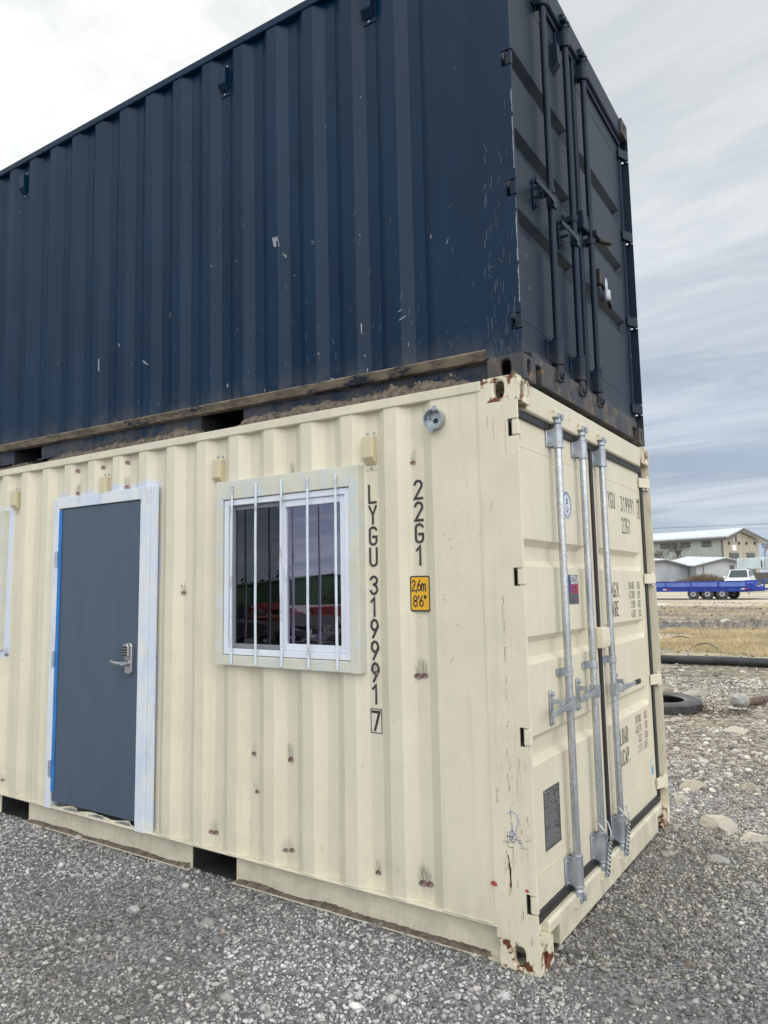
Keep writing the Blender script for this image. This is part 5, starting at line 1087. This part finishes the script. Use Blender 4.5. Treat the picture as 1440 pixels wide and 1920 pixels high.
bush(1322,1092,82,4.6,1.5,1500,1,'large brown dry bush in front of the pale shed'); bush(1284,1092,84,3.2,.95,700,2,'low brown dry bush between the two sheds'); bush(1243,1092,84,3.0,.8,600,3,'low brown dry bush by the container edge'); bush(1345,1091,81,2.4,1.15,600,4,'brown dry bush behind the car end of the trailer')
# things standing behind the photographer that the window glass mirrors
gm=mat('green_shed',(.055,.11,.06),.7,var=.15,vscale=.4); rdm=mat('implement_red',(.20,.018,.012),.6,var=.4)
GS=thing('green_shed','green metal shed mirrored in the window glass','shed',(-66,52,0),(0,0,R_(35)))
b=B(); b.add([(-9,-5,0),(9,-5,0),(9,-5,2.3),(0,-5,3.3),(-9,-5,2.3)],[(0,1,2,3,4)]); b.add([(-9,5,0),(9,5,0),(9,5,2.3),(0,5,3.3),(-9,5,2.3)],[(0,1,2,3,4)]); b.quad((-9,-5,0),(-9,5,0),(-9,5,2.3),(-9,-5,2.3)); b.quad((9,-5,0),(9,5,0),(9,5,2.3),(9,-5,2.3)); b.build('wall',gm,GS)
b=B(); b.quad((-9.4,-5.4,2.25),(-9.4,5.4,2.25),(0,5.4,3.35),(0,-5.4,3.35)); b.quad((9.4,-5.4,2.25),(9.4,5.4,2.25),(0,5.4,3.35),(0,-5.4,3.35)); b.build('roof',gm,GS)
for i,(x,y,s_) in enumerate(((-17,16,.9),(-24,19,1.1),(-15,11,.75),(-27,26,1.2))):
    im=thing('reflection_implement',('red farm machine mirrored low in the window glass','tall red machine mirrored behind the others in the glass','small red machine mirrored nearest in the glass','red machine mirrored furthest back in the glass')[i],'machine',(x,y,0),(0,0,i*.7),'red machines mirrored in the window'); im.scale=(s_*.9,s_*.9,s_*.6)
    b=B(); b.box((-2,-.1,.6),(2,.1,.8)); b.box((-2,1.0,.6),(2,1.2,.8)); b.box((-1.6,-.1,.8),(-1.4,1.2,.95)); b.box((1.2,-.1,.8),(1.4,1.2,.95)); b.prism([(-1.2,.8),(.6,.8),(.9,1.25),(-.6,1.35)],0,1.1,lambda a,bb,c_:(a,c_,bb)); b.build('frame',rdm,im,bevel=.02)
    for x_ in(-1.3,1.3):
        for y_ in(-.3,1.4): wo=B(); torus_prof(wo,(0,0,0),[(.2,-.1),(.42,-.12),(.45,.0),(.42,.12),(.2,.1)],n=20); o=wo.build('wheel',tyre_m,im); o.location=(x_,y_,.45); o.rotation_euler=(R_(90),0,0)
dkm=mat('reflection_dark',(.03,.03,.032),.6,var=.4)  # unseen dark machines, added to darken the lower part of the reflection
for i,(x,y,s_) in enumerate(((-19,21,1.1),(-13,14,.8),(-21,15,1.0),(-12,9.5,.7),(-30,32,1.4),(-16,13,.9))):
    im=thing('reflection_implement',('added dark machine mirrored behind the red ones in the glass','added dark low machine mirrored nearest the pane divider','added dark machine mirrored at the right of the glass','added small dark machine mirrored lowest in the glass','added large dark machine mirrored under the green shed','added dark machine mirrored between the red machines')[i],'machine',(x,y,0),(0,0,i*1.1+.4),'added dark machines mirrored in the window'); im.scale=(s_,s_,s_*.7)
    b=B(); b.box((-2,-.1,.5),(2,.1,.8)); b.box((-2,1.0,.5),(2,1.2,.8)); b.prism([(-1.4,.8),(1.2,.8),(.9,1.35),(-1.0,1.2)],-.05,1.15,lambda a,bb,c_:(a,c_,bb)); b.build('frame',dkm,im,bevel=.02)
    for x_ in(-1.3,1.3):
        for y_ in(-.3,1.4): wo=B(); torus_prof(wo,(0,0,0),[(.2,-.1),(.42,-.12),(.45,.0),(.42,.12),(.2,.1)],n=20); o=wo.build('wheel',tyre_m,im); o.location=(x_,y_,.45); o.rotation_euler=(R_(90),0,0)
fol=mat('hedge_green',(.045,.065,.035),.9,var=.4,vscale=1)
hd=B(); r_=random.Random(9)
for k in range(60):
    a=r_.uniform(0,1); c_=Vector((-70+10*a,0+75*a,r_.uniform(.3,1.9))); s_=r_.uniform(1,2)
    for _ in range(26):
        p_=c_+Vector((r_.gauss(0,s_*.6),r_.gauss(0,s_*.6),r_.gauss(0,s_*.45))); q_=.5; e1=Vector((r_.gauss(0,1),r_.gauss(0,1),r_.gauss(0,1))).normalized()*q_*.6; e2=Vector((r_.gauss(0,1),r_.gauss(0,1),r_.gauss(0,1))).normalized()*q_; hd.quad(p_,p_+e1,p_+e1+e2,p_+e2)
tag(hd.build('tree_line',fol,fix=False),'dark line of trees mirrored at the horizon in the window glass','trees',kind='stuff')
